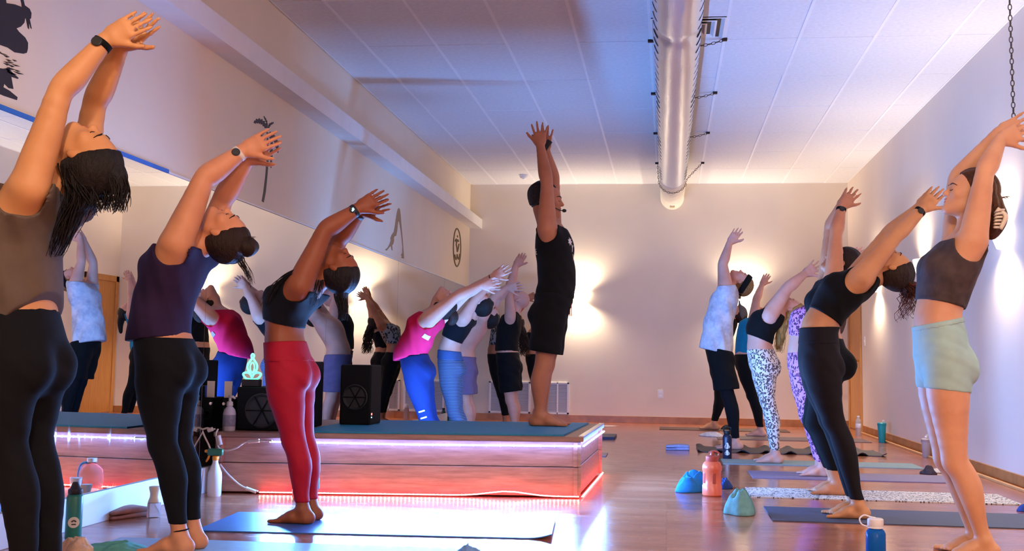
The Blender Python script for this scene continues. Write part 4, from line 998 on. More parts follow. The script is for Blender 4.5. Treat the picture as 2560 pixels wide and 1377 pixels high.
        G['hands'] += [cone(tb_, t1, .0165*hsz, .0115*hsz, 1, .012), cone(t1, t2, .0112*hsz, .010*hsz, 1, .005), cone(t2, t3, .010*hsz, .0078*hsz, 1, .004)]
        wrists.append((Ww, nrm(Ww-Ee), tt, nn))
    # head
    Hc = ony(*head, Y); h2 = np.array([hup[0], -hup[1]]); h2 = h2/np.linalg.norm(h2)
    U = np.array([h2[0], 0, h2[1]]); Fv = np.array([-h2[1], 0, h2[0]]) if F < 0 else np.array([h2[1], 0, -h2[0]])
    hS = hs*S*(1.04 if male else .99); ax3 = np.stack([Fv, U, YAX])
    L = lambda f, u, s=0.: Hc+(Fv*f+U*u+YAX*s)*hS
    R_ = lambda *r: np.array(r)*hS
    G['head'] = [ell(L(-.014, .030), ax3, R_(.096, .086, .076), .02), ell(L(.030, -.028), ax3, R_(.062, .088, .061), .03),
                 cone(L(.0, -.062, -.042), L(.068, -.094, -.012), .024*hS, .019*hS, 1, .03), cone(L(.0, -.062, .042), L(.068, -.094, .012), .024*hS, .019*hS, 1, .03),
                 ell(L(.076, -.098), ax3, R_(.019, .018, .022), .02), cone(L(.086, .006), L(.107, -.027), .0072*hS, .0108*hS, 1, .012), ell(L(.1, -.031, .010), ax3, R_(.010, .008, .008), .008), ell(L(.1, -.031, -.010), ax3, R_(.010, .008, .008), .008),
                 ell(L(.078, .022), ax3, R_(.014, .010, .044), .015), ell(L(.058, -.022, .043), ax3, R_(.022, .020, .020), .02), ell(L(.058, -.022, -.043), ax3, R_(.022, .020, .020), .02),
                 ell(L(.0745, -.001, .029), ax3, R_(.012, .010, .015), .006), ell(L(.0745, -.001, -.029), ax3, R_(.012, .010, .015), .006),
                 ell(L(.088, -.053), ax3, R_(.011, .007, .020), .006), ell(L(.086, -.066), ax3, R_(.011, .008, .018), .006),
                 ell(L(-.012, -.012, .075), ax3, R_(.017, .031, .008), .006), ell(L(-.012, -.012, -.075), ax3, R_(.017, .031, .008), .006)]
    nr = .047*S*(1.25 if male else 1.)
    G['neck'] = [cone(Nb-up2*.02, L(-.028, -.065), nr*1.12, nr, 1.05, .03), cone(lerp(Nb, Ch, .1)-fw*.03*S, L(-.055, -.02), nr*.95, nr*.8, 1.2, .03)]
    prims = G['torso']+G['pelvis']+G['legs']+G['feet']+G['neck']+G['head']+G['arms']+G['hands']
    e = empty('person', (An[0], Y, z0) if base is None else base, label, 'person')
    me = sdf_mesh('body', prims, v, cuts=[((0, 0, z0+.0005), (0, 0, -1))])
    rebase(obj('body', me, skinm, e))
    ctx = dict(G=G, e=e, Y=Y, F=F, S=S, v=v, Pc=Pc, W=W_, Ch=Ch, Nb=Nb, Sn=Sn, Sf=far(Sn), E1=E1, E2=E2, L=L, ax3=ax3, hS=hS, U=U, Fv=Fv, wr=wrists, An=An, AF=AF, Kn=Kn, Hn=Hn, bk=bk, fw=fw, up1=up1, up2=up2, far=far, z0=z0)
    if lips:
        face = [ell(L(.0895, -.0525), ax3, R_(.0105, .0055, .0175), .003), ell(L(.0880, -.0655), ax3, R_(.0105, .0068, .0155), .003)]
        mesh_child(ctx, 'lips', face, LIP if not male else LIPM, .004*max(1, v/.0075))
        bpy.context.view_layer.update(); bo_ = e.children[0]; of_ = Vector(e.location)
        def fpt(u, s, d=.001):                     # the point of the face surface in front of (u, s)
            ok, loc, nr_, _ = bo_.ray_cast(Vector(L(.2, u, s))-of_, Vector(-Fv))
            return np.array(loc+of_)+np.array(nr_)*d if ok else L(.08, u, s)
        for s_ in (-1, 1):
            tube('eyebrow', [fpt(u, s*s_) for u, s in ((.020, .013), (.024, .022), (.0255, .032), (.023, .042), (.018, .049))], [.0028*hS, .0036*hS, .0034*hS, .0026*hS, .0014*hS], brow or HBLK, e, 6)
            tube('eyelashes', [fpt(u, s*s_) for u, s in ((-.006, .018), (-.0085, .024), (-.0095, .030), (-.0085, .036), (-.0055, .042))], [.0010*hS, .0016*hS, .0018*hS, .0018*hS, .0012*hS], HBLK, e, 6)
    return ctx
def mesh_child(ctx, name, prims, material, v=None, **kw):
    me = sdf_mesh(name, prims, v or ctx['v'], **kw)
    if me is None: return None
    return rebase(obj(name, me, material, ctx['e']))
def pcut(ctx, a, b, keep):
    """plane through two photo points on the body's plane, seen edge-on from the side; keeps the side of 'keep'"""
    A, B = ony(*a, ctx['Y']), ony(*b, ctx['Y']); n_ = nrm(np.cross(B-A, YAX))
    if n_@(np.asarray(keep)-A) > 0: n_ = -n_
    return (A, n_)
def grp(ctx, names, inf): return [inflate(p, inf) for g in names for p in ctx['G'][g]]
def leggings(ctx, a, b, material, zc=None, inf=.005, name='leggings', wr=(.0012, 60, (1, .3, 1)), extra=()):
    cuts = [pcut(ctx, a, b, ctx['Pc']-ctx['up1']*.2)]
    if zc is not None: cuts.append(((0, 0, zc), (0, 0, -1)))
    o = mesh_child(ctx, name, grp(ctx, ['pelvis', 'legs'], inf)+[inflate(p, inf) for p in ctx['G']['torso'][:5]]+list(extra), material, ctx['v']*1.3, cuts=cuts, wr=wr)
    return o
def waistband(ctx, a, b, w_, material, inf=.008):
    """a doubled band along the top hem"""
    A, n_ = pcut(ctx, a, b, ctx['Pc']-ctx['up1']*.2)
    return mesh_child(ctx, 'waistband', grp(ctx, ['pelvis'], inf)+[inflate(p, inf) for p in ctx['G']['torso'][:5]], material, ctx['v'], cuts=[(A+n_*.001, n_), (A-n_*w_, -n_)])
def armholes(ctx, r, ext=.12, inn=.0):
    out = []
    for Ss, Ee in ((ctx['Sn'], ctx['E1']), (ctx['Sf'], ctx['E2'])):
        s_ = np.sign(Ss[1]-ctx['Y']); d = nrm(Ee-Ss)
        out.append(cone(Ss-d*.02+YAX*s_*(.035+inn), Ss+d*ext+YAX*s_*.03, r, r*1.1))
    return out
def top_wear(ctx, name, low, material, inf=.007, neck=None, hole=.075, extra=(), wr=(.002, 45, (1, .2, .6)), groups=('torso',), subs=(), v=None):
    cuts = []
    if low: cuts.append(pcut(ctx, low[0], low[1], ctx['Nb']+ctx['up2']*.3))
    ncut = ctx['Nb']+ctx['up2']*(.0 if neck is None else neck)
    fwd = nrm(ctx['up2']+ctx['fw']*.55); cuts.append((ncut, fwd))
    return mesh_child(ctx, name, grp(ctx, groups, inf)+list(extra), material, v or ctx['v']*1.05, cuts=cuts, subs=(armholes(ctx, hole*ctx['S']) if hole else [])+list(subs), wr=wr)
def straps(ctx, material, wd=.016):
    for s_ in (-1, 1):
        U2, fw_ = ctx['up2'], ctx['fw']; Nb = ctx['Nb']; S = ctx['S']
        P = [Nb-U2*.07+fw_*.07*S+YAX*s_*.06*S, Nb-U2*.01+fw_*.055*S+YAX*s_*.07*S, Nb+U2*.022+fw_*.0+YAX*s_*.075*S, Nb-U2*.03-fw_*.07*S+YAX*s_*.06*S, Nb-U2*.1-fw_*.085*S+YAX*s_*.05*S]
        mesh_child(ctx, 'strap', chain([(p, wd*.75, 1.5) for p in P], 1.4, .008, 4), material, .006)
def hair_cap(ctx, front=.035, slope=.75, grow=.013, extra=(), material=None, wr=(.0025, 120, (.3, 1, .2)), low=-.075, v=None, name='hair'):
    L, ax3, hS = ctx['L'], ctx['ax3'], ctx['hS']; R_ = lambda *r: np.array(r)*hS
    pr = [ell(L(-.032, .037), ax3, R_(.096+grow, .087+grow, .073+grow), .02), ell(L(-.052, -.015), ax3, R_(.064, .065, .066), .03)]
    Fv, U = ctx['Fv'], ctx['U']
    cuts = [(L(front, .045), Fv*1.0-U*slope)] ; 
    if low is not None: cuts.append((L(-.03, low), -U))
    o = mesh_child(ctx, name, pr, material, v or ctx['v']*.9, cuts=cuts, wr=wr)
    if extra: mesh_child(ctx, 'ponytail', list(extra), material, v or ctx['v']*.9, wr=wr)
    return o
def pxc(ctx, pts, dy=0., k=.012, sub=4, q=1.):
    """a run of volumes through photo points (x, y, radius in metres) on the body's plane"""
    return chain([(ony(x, y, ctx['Y']+dy), r) for x, y, r in pts], q, k, sub)
def strands(ctx, paths, material, r=.0022, dy=0., name='loose_strands'):
    V, Fc = [], []
    for p in paths:
        P = catmull([ony(x, y, ctx['Y']+dy+random.uniform(-.03, .03)) for x, y in p], 6); v_, f_ = tube_vf(P, [r*(1-.7*i/len(P)) for i in range(len(P))], 5, False, len(V)); V += v_; Fc += f_
    return pymesh(name, V, Fc, material, ctx['e'], True)
def watch(ctx, i, material, face=None, r=.031, name='wristwatch', w_=.011, glow=None):
    Ww, d, tt, nn = ctx['wr'][i]; c = Ww-d*.022; V, Fc = [], []; n_ = 24
    u_ = nrm(tt-d*(tt@d)); w2 = np.cross(d, u_); a_ = ctx['S']
    for t, rr in ((-w_, r*.98), (-w_, r*1.08), (w_, r*1.08), (w_, r*.98)):
        for k in range(n_):
            th = 2*math.pi*k/n_; V.append(c+d*t+(u_*math.cos(th)+w2*math.sin(th))*rr*a_)
    for j in range(4):
        for k in range(n_):
            k2 = (k+1) % n_; j2 = (j+1) % 4; Fc.append((j*n_+k, j*n_+k2, j2*n_+k2, j2*n_+k))
    o = pymesh(name, V, Fc, material, ctx['e'], True)
    if face is not None:
        nrml = -nn; fc = c+nrml*r*1.08*a_; n2 = 20; V, Fc = [], []
        x_, y_ = d, np.cross(nrml, d)
        for t, rr in ((-.003, .019), (.006, .019), (.008, .016)):
            for k in range(n2):
                th = 2*math.pi*k/n2; V.append(fc+nrml*t+(x_*math.cos(th)+y_*math.sin(th))*rr*a_)
        for j in range(2):
            for k in range(n2): Fc.append((j*n2+k, j*n2+(k+1) % n2, (j+1)*n2+(k+1) % n2, (j+1)*n2+k))
        Fc.append(tuple(2*n2+k for k in range(n2)))
        f_ = pymesh('watch_face', V, Fc, face, o, False)
        if glow is not None:
            V, Fc = [], []
            for (x0, y0, x1, y1) in ((-.008, -.009, -.003, -.001), (-.001, -.009, .003, .006), (.005, -.006, .009, .008)):
                b = len(V); V += [fc+nrml*.0085+x_*p[0]+y_*p[1] for p in ((x0, y0), (x1, y0), (x1, y1), (x0, y1))]; Fc.append((b, b+1, b+2, b+3))
            pymesh('lit_digits', V, Fc, glow, o)
    return o
def pony(ctx, path, r0, r1, n, material, curl=0., turns=3., dy=0., name='ponytail_strands', rs=.0035, ragged=.25):
    """many hanging locks that follow a path of photo points, fanning from radius r0 to r1"""
    base = catmull([ony(x, y, ctx['Y']+dy) for x, y in path], 5); m = len(base); V, Fc = [], []
    for _ in range(n):
        a = random.uniform(0, 2*math.pi); q = math.sqrt(random.random()); ph = random.uniform(0, 6.28); stop = m-int(random.random()*ragged*m)
        w1, w2 = random.uniform(-.3, .3), random.uniform(-.3, .3); P, R = [], []
        for i in range(max(stop, 4)):
            t = i/(m-1); rr = (r0*(1-t)+r1*t)*q
            o_ = np.array([math.cos(a+w1*t*3), math.sin(a+w1*t*3), .25*math.sin(a*2)])*rr
            o_ = o_+curl*min(1, t*2.5)*np.array([math.cos(ph+t*turns*6.28), math.sin(ph+t*turns*6.28), 0])+np.array([w2*t*.05, w1*t*.04, 0])
            P.append(base[i]+o_); R.append(rs*(1-.75*i/max(stop-1, 1)))
        v_, f_ = tube_vf(P, R, 4, False, len(V)); V += v_; Fc += f_
    return pymesh(name, V, Fc, material, ctx['e'], True)
def surface_hit(ctx, o, px, py):
    """the point of a garment seen at a photo point, and its outward normal"""
    off_ = Vector((0, 0, 0)); p = o.parent
    while p is not None: off_ += p.location; p = p.parent
    d = Vector(ray(px, py)).normalized(); ok, loc, nr_, _ = o.ray_cast(Vector(C0)-off_, d)
    return (np.array(loc+off_), np.array(nr_)) if ok else (None, None)
LIP = mat('lip_colour', srgb(176, 86, 84), .35, 0, .05); LIPM = mat('lip_colour_pale', srgb(170, 96, 84), .4, 0, .05)
HBLK = hairm('black', srgb(12, 9, 10), srgb(34, 24, 24)); HBRN = hairm('brown', srgb(44, 24, 14), srgb(104, 62, 34)); HDKB = hairm('dark_brown', srgb(22, 13, 11), srgb(52, 32, 24)); HBLD = hairm('blonde', srgb(128, 92, 46), srgb(206, 166, 96))
HRED = hairm('auburn', srgb(58, 24, 14), srgb(120, 58, 34)); HLBR = hairm('light_brown', srgb(92, 64, 34), srgb(158, 116, 66))
SK1 = skin('tan', srgb(200, 142, 96)); SK2 = skin('light', srgb(204, 140, 102)); SK3 = skin('deep', srgb(142, 78, 46)); SK4 = skin('fair', srgb(216, 160, 120)); SK5 = skin('rosy', srgb(214, 158, 138)); SK6 = skin('olive', srgb(178, 116, 84))
NAVY = cloth('black_navy', srgb(8, 8, 15)); BLK = cloth('black', srgb(7, 6, 8)); CHAR = cloth('charcoal', srgb(22, 17, 20), var=.15, bs=500)
def leopard(name, bg, spot, rim, sc_=62):
    t = NT('cloth_'+name); v = t.coord('Object', (1, 1, .8)); nz = t.n('ShaderNodeTexNoise'); nz.inputs['Scale'].default_value = 18; t.l(v, nz.inputs['Vector'])
    mx = t.n('ShaderNodeMix', data_type='VECTOR'); mx.inputs['Factor'].default_value = .06
    t.l(v, mx.inputs['A']); t.l(nz.outputs['Color'], mx.inputs['B'])
    vo = t.n('ShaderNodeTexVoronoi'); vo.inputs['Scale'].default_value = sc_; t.l(mx.outputs['Result'], vo.inputs['Vector'])
    t.l(t.ramp(vo.outputs['Distance'], [(.0, rim), (.26, rim), (.30, spot), (.46, spot), (.52, bg), (1, bg)]), t.b.inputs['Base Color']); t.set(Roughness=.8); return t.m

# ------------------------------------------------------------------ people
V1, V2 = .0066, .0092
# woman in grey tank, closest to the mirror bottle
c = person(label='person in a loose grey tank and black leggings with long dark hair hanging back', Y=3.62, ank=(70, 1470), knee=(22, 1110), hip=(25, 900), waist=(48, 760), chest=(52, 585), sh=(72, 470), elb=(150, 232), wri=(264, 100), tip=(408, 16),
           elb2=(236, 262), wri2=(303, 112), tip2=(395, 40), head=(222, 392), hup=(.93, .36), nb=(110, 470), S=1., skinm=SK1, v=V1, th=1.08, tor=1.04, arm=1.05, spread=.34)
leggings(c, (-60, 800), (150, 768), NAVY, .12)
top_wear(c, 'tank_top', ((-80, 1000), (130, 736)), cloth('grey_tank', srgb(92, 77, 69), bs=420), .014, -.01, .085, extra=pxc(c, [(45, 640, .12), (38, 740, .128), (25, 830, .135)], 0, .03, 4, 1.32), wr=(.004, 38, (1, .3, .5)))
hair_cap(c, .03, .7, .016, pxc(c, [(225, 420, .075), (215, 455, .06), (205, 490, .04), (185, 530, .022)], .0)+pxc(c, [(262, 415, .05), (284, 440, .04), (290, 470, .026)]), HBLK)
pony(c, [(270, 415), (290, 445), (294, 490), (292, 530)], .045, .03, 90, HBLK, .006, 1.5)
pony(c, [(205, 430), (215, 470), (222, 505), (215, 530)], .085, .075, 150, HBLK, .006, 1.5, name='loose_hair')
pony(c, [(195, 440), (200, 490), (172, 560), (138, 640)], .06, .025, 110, HBLK, .005, 1.5, -.02, name='loose_hair')
watch(c, 0, BLK, BLACK, .033, 'fitness_band')
# woman in purple tank with bun
c = person(label='person in a dark purple tank and black leggings with hair in a small bun', Y=4.82, ank=(450, 1345), knee=(408, 1110), hip=(402, 915), waist=(402, 815), chest=(428, 690), sh=(440, 610), elb=(510, 448), wri=(606, 378), tip=(702, 330),
           elb2=(556, 500), wri2=(618, 400), tip2=(694, 350), head=(562, 582), hup=(.95, .32), nb=(478, 612), S=1., skinm=SK2, v=V1, th=1.12, tor=1.05, arm=1.2, spread=.32)
leggings(c, (320, 845), (500, 845), NAVY, .135)
PURP = cloth('purple_tank', srgb(42, 26, 58), bs=420)
top_wear(c, 'tank_top', ((296, 858), (500, 838)), PURP, .010, -.02, .08, extra=pxc(c, [(405, 745, .10), (400, 800, .115), (398, 865, .128)], 0, .03, 4, 1.36), wr=(.0035, 45, (1, .3, .5)))
hair_cap(c, .03, .7, .012, pxc(c, [(590, 600, .04), (612, 612, .042), (624, 618, .040)]), HDKB)
pony(c, [(600, 632), (606, 655), (620, 685), (632, 712)], .022, .01, 26, HDKB, .006, 1.2, rs=.002)
pony(c, [(618, 600), (622, 592), (634, 594)], .03, .03, 10, HDKB, .004, 1, rs=.0016, name='bun_wisps')
watch(c, 0, mat('watch_strap_pale', srgb(222, 206, 190), .4, 0, 0), BLACK, .0355)
tube('anklet', [c['An']+np.array([.036*math.cos(t), .036*math.sin(t), .02+.006*math.cos(t)]) for t in np.linspace(0, 2*math.pi, 20)[:-1]], .003, BLK, c['e'], 6, True)
# woman in red leggings
c = person(label='person in red leggings and black sports bra standing on the blue mat', Y=5.80, ank=(757, 1282), knee=(735, 1100), hip=(712, 930), waist=(710, 845), chest=(716, 768), sh=(748, 715), elb=(812, 577), wri=(894, 522), tip=(974, 474),
           elb2=(848, 600), wri2=(902, 528), tip2=(962, 508), head=(850, 670), hup=(.86, .48), nb=(778, 712), S=.98, skinm=SK3, v=V1, th=1.10, tor=.98, arm=1.18, spread=.34)
REDL = cloth('red_leggings', srgb(164, 18, 42), .7, var=.05)
leggings(c, (646, 858), (775, 852), REDL, .115); waistband(c, (646, 858), (775, 852), .11, REDL, .007)
top_wear(c, 'sports_bra', ((650, 794), (770, 826)), NAVY, .007, -.03, .07)
straps(c, NAVY)
hair_cap(c, .03, .7, .012, pxc(c, [(868, 700, .05), (856, 722, .035), (856, 745, .02)]), HBLK)
pony(c, [(866, 700), (852, 728), (856, 765), (858, 800)], .04, .02, 80, HBLK, .005, 1.2)
pony(c, [(760, 672), (722, 690), (690, 718), (664, 765)], .03, .028, 70, HBLK, .004, 1., -.17, name='loose_hair')
pony(c, [(800, 700), (792, 730), (780, 765)], .03, .03, 24, HBLK, .004, 1., -.1, rs=.002, name='loose_hair')
watch(c, 0, BLACK, BLACK, .0355, glow=emis('watch_digits', (.3, .9, 1.), 3))
watch(c, 1, BLACK, None, .0355, 'wrist_band')
# instructor on the stage
Yi = 8.2
c = person(label='instructor on the stage in a black tank top and shorts wearing a headset', Y=Yi, F=1, ank=(1348, 1040), knee=(1358, 912), hip=(1374, 780), waist=(1393, 700), chest=(1387, 625), sh=(1368, 572), elb=(1367, 456), wri=(1351, 366), tip=(1349, 306),
           elb2=(1384, 452), wri2=(1364, 376), tip2=(1364, 320), head=(1368, 500), hup=(.06, -1), nb=(1376, 566), S=1.07, male=True, skinm=SK6, v=.0078, th=1.05, tor=1.03, arm=1.02, z0=PH+.008, spread=1.2, handlat=.05, hs=1.02)
tk = top_wear(c, 'tank_top', ((1330, 752), (1445, 746)), BLK, .010, .02, .075, extra=pxc(c, [(1390, 660, .125), (1392, 700, .13), (1386, 750, .14)], 0, .03, 4, 1.35), wr=(.003, 40, (1, .3, .5)))
sh_pr = lambda c, t1, r0, r1: [q for Hh, Kk in ((c['Hn'], c['Kn']), (c['far'](c['Hn']), c['far'](c['Kn']))) for q in chain([(Hh, r0), (lerp(Hh, Kk, .5*t1), r0), (lerp(Hh, Kk, t1+.2), r1)], 1., .02)]
def shorts(c, a, b, material, t1, r0=.105, r1=.105, hem=None, wr=(.003, 40, (.4, .3, 1)), name='shorts', inf=.012):
    cuts = [pcut(c, a, b, c['Pc']-c['up1']*.2)]
    if hem: cuts.append(pcut(c, hem[0], hem[1], c['Pc']))
    return mesh_child(c, name, grp(c, ['pelvis'], inf)+sh_pr(c, t1, r0*c['S'], r1*c['S']), material, c['v'], cuts=cuts, wr=wr)
shorts(c, (1330, 735), (1440, 735), BLK, .85, .112, .108, ((1338, 877), (1400, 887)))
hair_cap(c, .05, .55, .008, (), HBLK, low=-.045)
L = c['L']
hd = tube('headset_boom', catmull([L(-.01, .0, -.08), L(.04, -.045, -.075), L(.09, -.068, -.05), L(.118, -.068, -.02)], 5), .0035, BLACK, c['e'], 6)
mesh_child(c, 'microphone', [ell(L(.122, -.067, -.016), c['ax3'], np.array([.018, .014, .014]), .004)], BLACK, .005)
tube('headset_band', catmull([L(-.01, .0, -.084), L(-.06, -.04, -.07), L(-.1, -.05, 0), L(-.06, -.04, .07), L(-.01, .0, .084)], 5), .005, BLACK, c['e'], 6)
PRN = mat('white_print', srgb(214, 210, 210), .6, 0, 0)
def print_text(c, txt, pos, nrml, upv, size):
    z = Vector(nrm(nrml)); y = Vector(nrm(upv)); x = y.cross(z); y = z.cross(x)
    M = Matrix((( x.x, y.x, z.x, pos[0]), (x.y, y.y, z.y, pos[1]), (x.z, y.z, z.z, pos[2]), (0, 0, 0, 1)))
    o = text_mesh('shirt_print', txt, size, M, PRN, c['e'], .002); return o
bpy.context.view_layer.update()
for t_, x_, y_, sz in (('Y', 1430, 622, .075), ('L', 1436, 645, .075)):          # only fragments of the chest print can be made out
    for dx_ in (0, 3, 6, 9, 12):
        hp, hn = surface_hit(c, tk, x_-dx_, y_)
        if hp is not None: break
    if hp is not None: print_text(c, t_, hp+hn*.003, hn+np.array([.25, 0, 0]), (0, 0, 1), sz)
hp, hn = surface_hit(c, tk, 1424, 604)
if hp is not None:
    z = nrm(hn); x = nrm(np.cross((0, 0, 1.), z)); y = np.cross(z, x)
    V = [hp+z*.004+(x*math.cos(t)+y*math.sin(t))*(.034 if k % 2 == 0 else .018) for k, t in enumerate(np.linspace(0, 2*math.pi, 15)[:-1])]
    pymesh('shirt_emblem', V, [tuple(range(14))], PRN, c['e']).modifiers.new('t', 'SOLIDIFY').thickness = .001
hp, hn = surface_hit(c, tk, 1341, 630)
if hp is not None: print_text(c, 'E', hp+hn*.003, hn, (0, 0, 1), .065)
rp, rd = c['wr'][1][0], c['wr'][1][1]
rem = empty('remote_control', tuple(ony(1367, 363, Yi+.0)), 'small black remote control held in the raised hand of the instructor', 'remote')
Mr = Matrix.Translation(ony(1368, 362, Yi+.02)) @ Matrix.Rotation(.6, 4, 'Y')
box('casing', (-.022, -.008, -.04), (.022, .008, .04), BLACK, rem, .005, Mr); box('button_pad', (-.012, -.0095, -.01), (.012, -.007, .025), CONE, rem, .001, Mr)
for dx_ in (0, .018): tube('drawstring', catmull([ony(1424+dx_*200, 748, Yi-.02), ony(1425+dx_*200, 770, Yi-.02), ony(1424+dx_*230, 790, Yi-.02)], 4), .004, mat('cord_rust', srgb(150, 84, 60), .7), c['e'], 6)
# behind the stage
PINK = cloth('pink_tank', srgb(206, 22, 70)); ROYAL = cloth('royal_blue', srgb(7, 20, 62))
c = person(label='person in a pink tank top and royal blue leggings behind the stage', Y=9.3, ank=(1088, 1160), knee=(1066, 1045), hip=(1038, 925), waist=(1030, 870), chest=(1056, 820), sh=(1074, 796), elb=(1140, 742), wri=(1200, 714), tip=(1242, 704),
           elb2=(1165, 735), wri2=(1232, 692), tip2=(1275, 666), head=(1112, 756), hup=(.78, .62), nb=(1086, 786), S=1., male=False, bust=.8, skinm=SK5, v=V2, th=1.12, tor=1.05, arm=1.15, spread=.6)
lg = leggings(c, (980, 895), (1090, 880), ROYAL, .12)
tk = top_wear(c, 'tank_top', ((975, 905), (1070, 884)), PINK, .012, .0, .078, extra=pxc(c, [(1048, 840, .118), (1034, 866, .124), (1022, 900, .13)], 0, .03, 4, 1.3), wr=(.004, 40, (1, .3, .5)))
hair_cap(c, .03, .7, .012, pxc(c, [(1122, 775, .045), (1134, 792, .04), (1128, 806, .028)]), HDKB)
bpy.context.view_layer.update()
def patch(c, o, name, px, w_, h_, ang, material):
    hp, hn = surface_hit(c, o, *px)
    if hp is None: return
    z = nrm(hn); x = nrm(np.cross((0, 0, 1.), z)); y = np.cross(z, x); x, y = x*math.cos(ang)+y*math.sin(ang), -x*math.sin(ang)+y*math.cos(ang)
    V = []; nu = 8; off_ = np.array(o.parent.location)
    for j in (-1, 1):
        for i in range(nu+1):
            q = hp+x*w_*(2*i/nu-1)+y*h_*j+z*.03; ok, loc, n2, _ = o.ray_cast(Vector(q-off_), Vector(-z))
            V.append((np.array(loc)+off_+z*.004) if ok else q-z*.03)
    ob = pymesh(name, V, [(i, i+1, nu+2+i, nu+1+i) for i in range(nu)], material, c['e']); ob.modifiers.new('t', 'SOLIDIFY').thickness = .001
patch(c, tk, 'shirt_label', (1066, 842), .038, .02, -.5, PRN)
for q in (0, 1): patch(c, lg, 'reflective_stripe', (1054+q*5, 1028+q*16), .028, .006, .3, PRN)
watch(c, 1, BLACK, None, .031, 'wrist_band')
def stripes():
    t = NT('cloth_striped'); v = t.coord('Object'); w_ = t.n('ShaderNodeTexWave'); w_.bands_direction = 'Z'; w_.inputs['Scale'].default_value = 22; w_.inputs['Distortion'].default_value = .6; t.l(v, w_.inputs['Vector'])
    t.l(t.ramp(w_.outputs['Fac'], [(.4, srgb(24, 36, 66)), (.6, srgb(96, 114, 146))]), t.b.inputs['Base Color']); t.set(Roughness=.8); return t.m
c = person(label='person in striped blue leggings and navy sports bra behind the stage', Y=10.6, ank=(1152, 1120), knee=(1135, 1030), hip=(1122, 915), waist=(1122, 868), chest=(1142, 822), sh=(1160, 796), elb=(1188, 748), wri=(1214, 722), tip=(1240, 700), head=(1200, 756), hup=(.95, .12), nb=(1172, 790), S=1., skinm=SK5, v=V2, th=1.08, arm=1.05, tor=.98)
leggings(c, (1080, 872), (1160, 880), stripes(), .12); waistband(c, (1080, 872), (1160, 880), .09, cloth('slate_band', srgb(60, 84, 130)), .008)
top_wear(c, 'sports_bra', ((1095, 832), (1160, 862)), NAVY, .007, -.02, .07); straps(c, NAVY)
hair_cap(c, .03, .7, .012, pxc(c, [(1216, 758, .03), (1226, 760, .036)]), HBLK)
c = person(label='shirtless person in mauve shorts with short dark hair and beard behind the stage', Y=12.1, ank=(1172, 1085), knee=(1162, 1005), hip=(1154, 920), waist=(1156, 875), chest=(1178, 830), sh=(1204, 792), elb=(1238, 740), wri=(1266, 719), tip=(1310, 714), head=(1222, 786), hup=(.86, .46), nb=(1206, 802), S=1.05, male=True, skinm=SK5, v=V2, th=1.05, tor=1.08, arm=1.05, spread=.8)
shorts(c, (1110, 888), (1200, 893), cloth('mauve_shorts', srgb(112, 96, 128)), .85, .115, .115, ((1130, 985), (1190, 985)))
hair_cap(c, .05, .6, .008, (), HBLK, low=-.05)
mesh_child(c, 'beard', [ell(c['L'](.06, -.08), c['ax3'], np.array([.04, .04, .05])*c['hS'], .02), ell(c['L'](.02, -.065, .045), c['ax3'], np.array([.03, .035, .025])*c['hS'], .02), ell(c['L'](.02, -.065, -.045), c['ax3'], np.array([.03, .035, .025])*c['hS'], .02)], HBLK, .008)
c = person(label='bald person in a black tank and black shorts behind the stage', Y=13.3, ank=(1286, 1075), knee=(1277, 1000), hip=(1270, 912), waist=(1266, 868), chest=(1272, 822), sh=(1276, 792), elb=(1272, 720), wri=(1288, 664), tip=(1309, 632), head=(1298, 748), hup=(.9, -.25), nb=(1282, 786), S=1.05, male=True, skinm=SK5, v=V2, th=1.1, tor=1.05, arm=1.0, spread=.35)
top_wear(c, 'tank_top', ((1235, 877), (1305, 878)), BLK, .012, .02, .07, extra=pxc(c, [(1268, 850, .13), (1267, 880, .135)], 0, .03, 3, 1.3))
shorts(c, (1232, 882), (1305, 880), BLK, .8, .125, .12, ((1230, 985), (1310, 975)))
c = person(label='person with a long curly ponytail and patterned bra next to the air grille', Y=14.6, ank=(1264, 1062), knee=(1254, 985), hip=(1240, 905), waist=(1238, 873), chest=(1250, 838), sh=(1264, 816), elb=(1292, 772), wri=(1314, 747), tip=(1336, 737), head=(1290, 800), hup=(.9, .42), nb=(1272, 812), S=.98, skinm=SK6, v=.0095, th=1.05, lips=False)
leggings(c, (1205, 885), (1270, 883), BLK, .16)
top_wear(c, 'sports_bra', ((1208, 862), (1275, 862)), leopard('patterned_bra', srgb(150, 150, 150), srgb(20, 20, 26), srgb(30, 30, 36), 34), .008, -.02, .07)
hair_cap(c, .03, .7, .012, pxc(c, [(1302, 815, .045), (1306, 835, .04), (1308, 855, .03)]), HDKB, v=.009)
pony(c, [(1300, 812), (1307, 840), (1309, 866), (1311, 890)], .05, .07, 110, HDKB, .02, 3, rs=.006)
c = person(label='person in all black clothing half hidden behind the instructor', Y=15.5, ank=(1352, 1052), knee=(1345, 980), hip=(1334, 905), waist=(1332, 872), chest=(1340, 842), sh=(1348, 822), elb=(1362, 775), wri=(1375, 745), tip=(1385, 722), head=(1345, 822), hup=(.55, -.8), nb=(1346, 835), S=.98, skinm=SK6, v=.0095, lips=False)
leggings(c, (1300, 885), (1370, 885), BLK, .12); top_wear(c, 'tank_top', ((1300, 895), (1370, 895)), BLK, .012, .0, .065)
hair_cap(c, .03, .7, .016, pxc(c, [(1330, 842, .06), (1328, 866, .05), (1330, 885, .03)]), HBLK, v=.009)

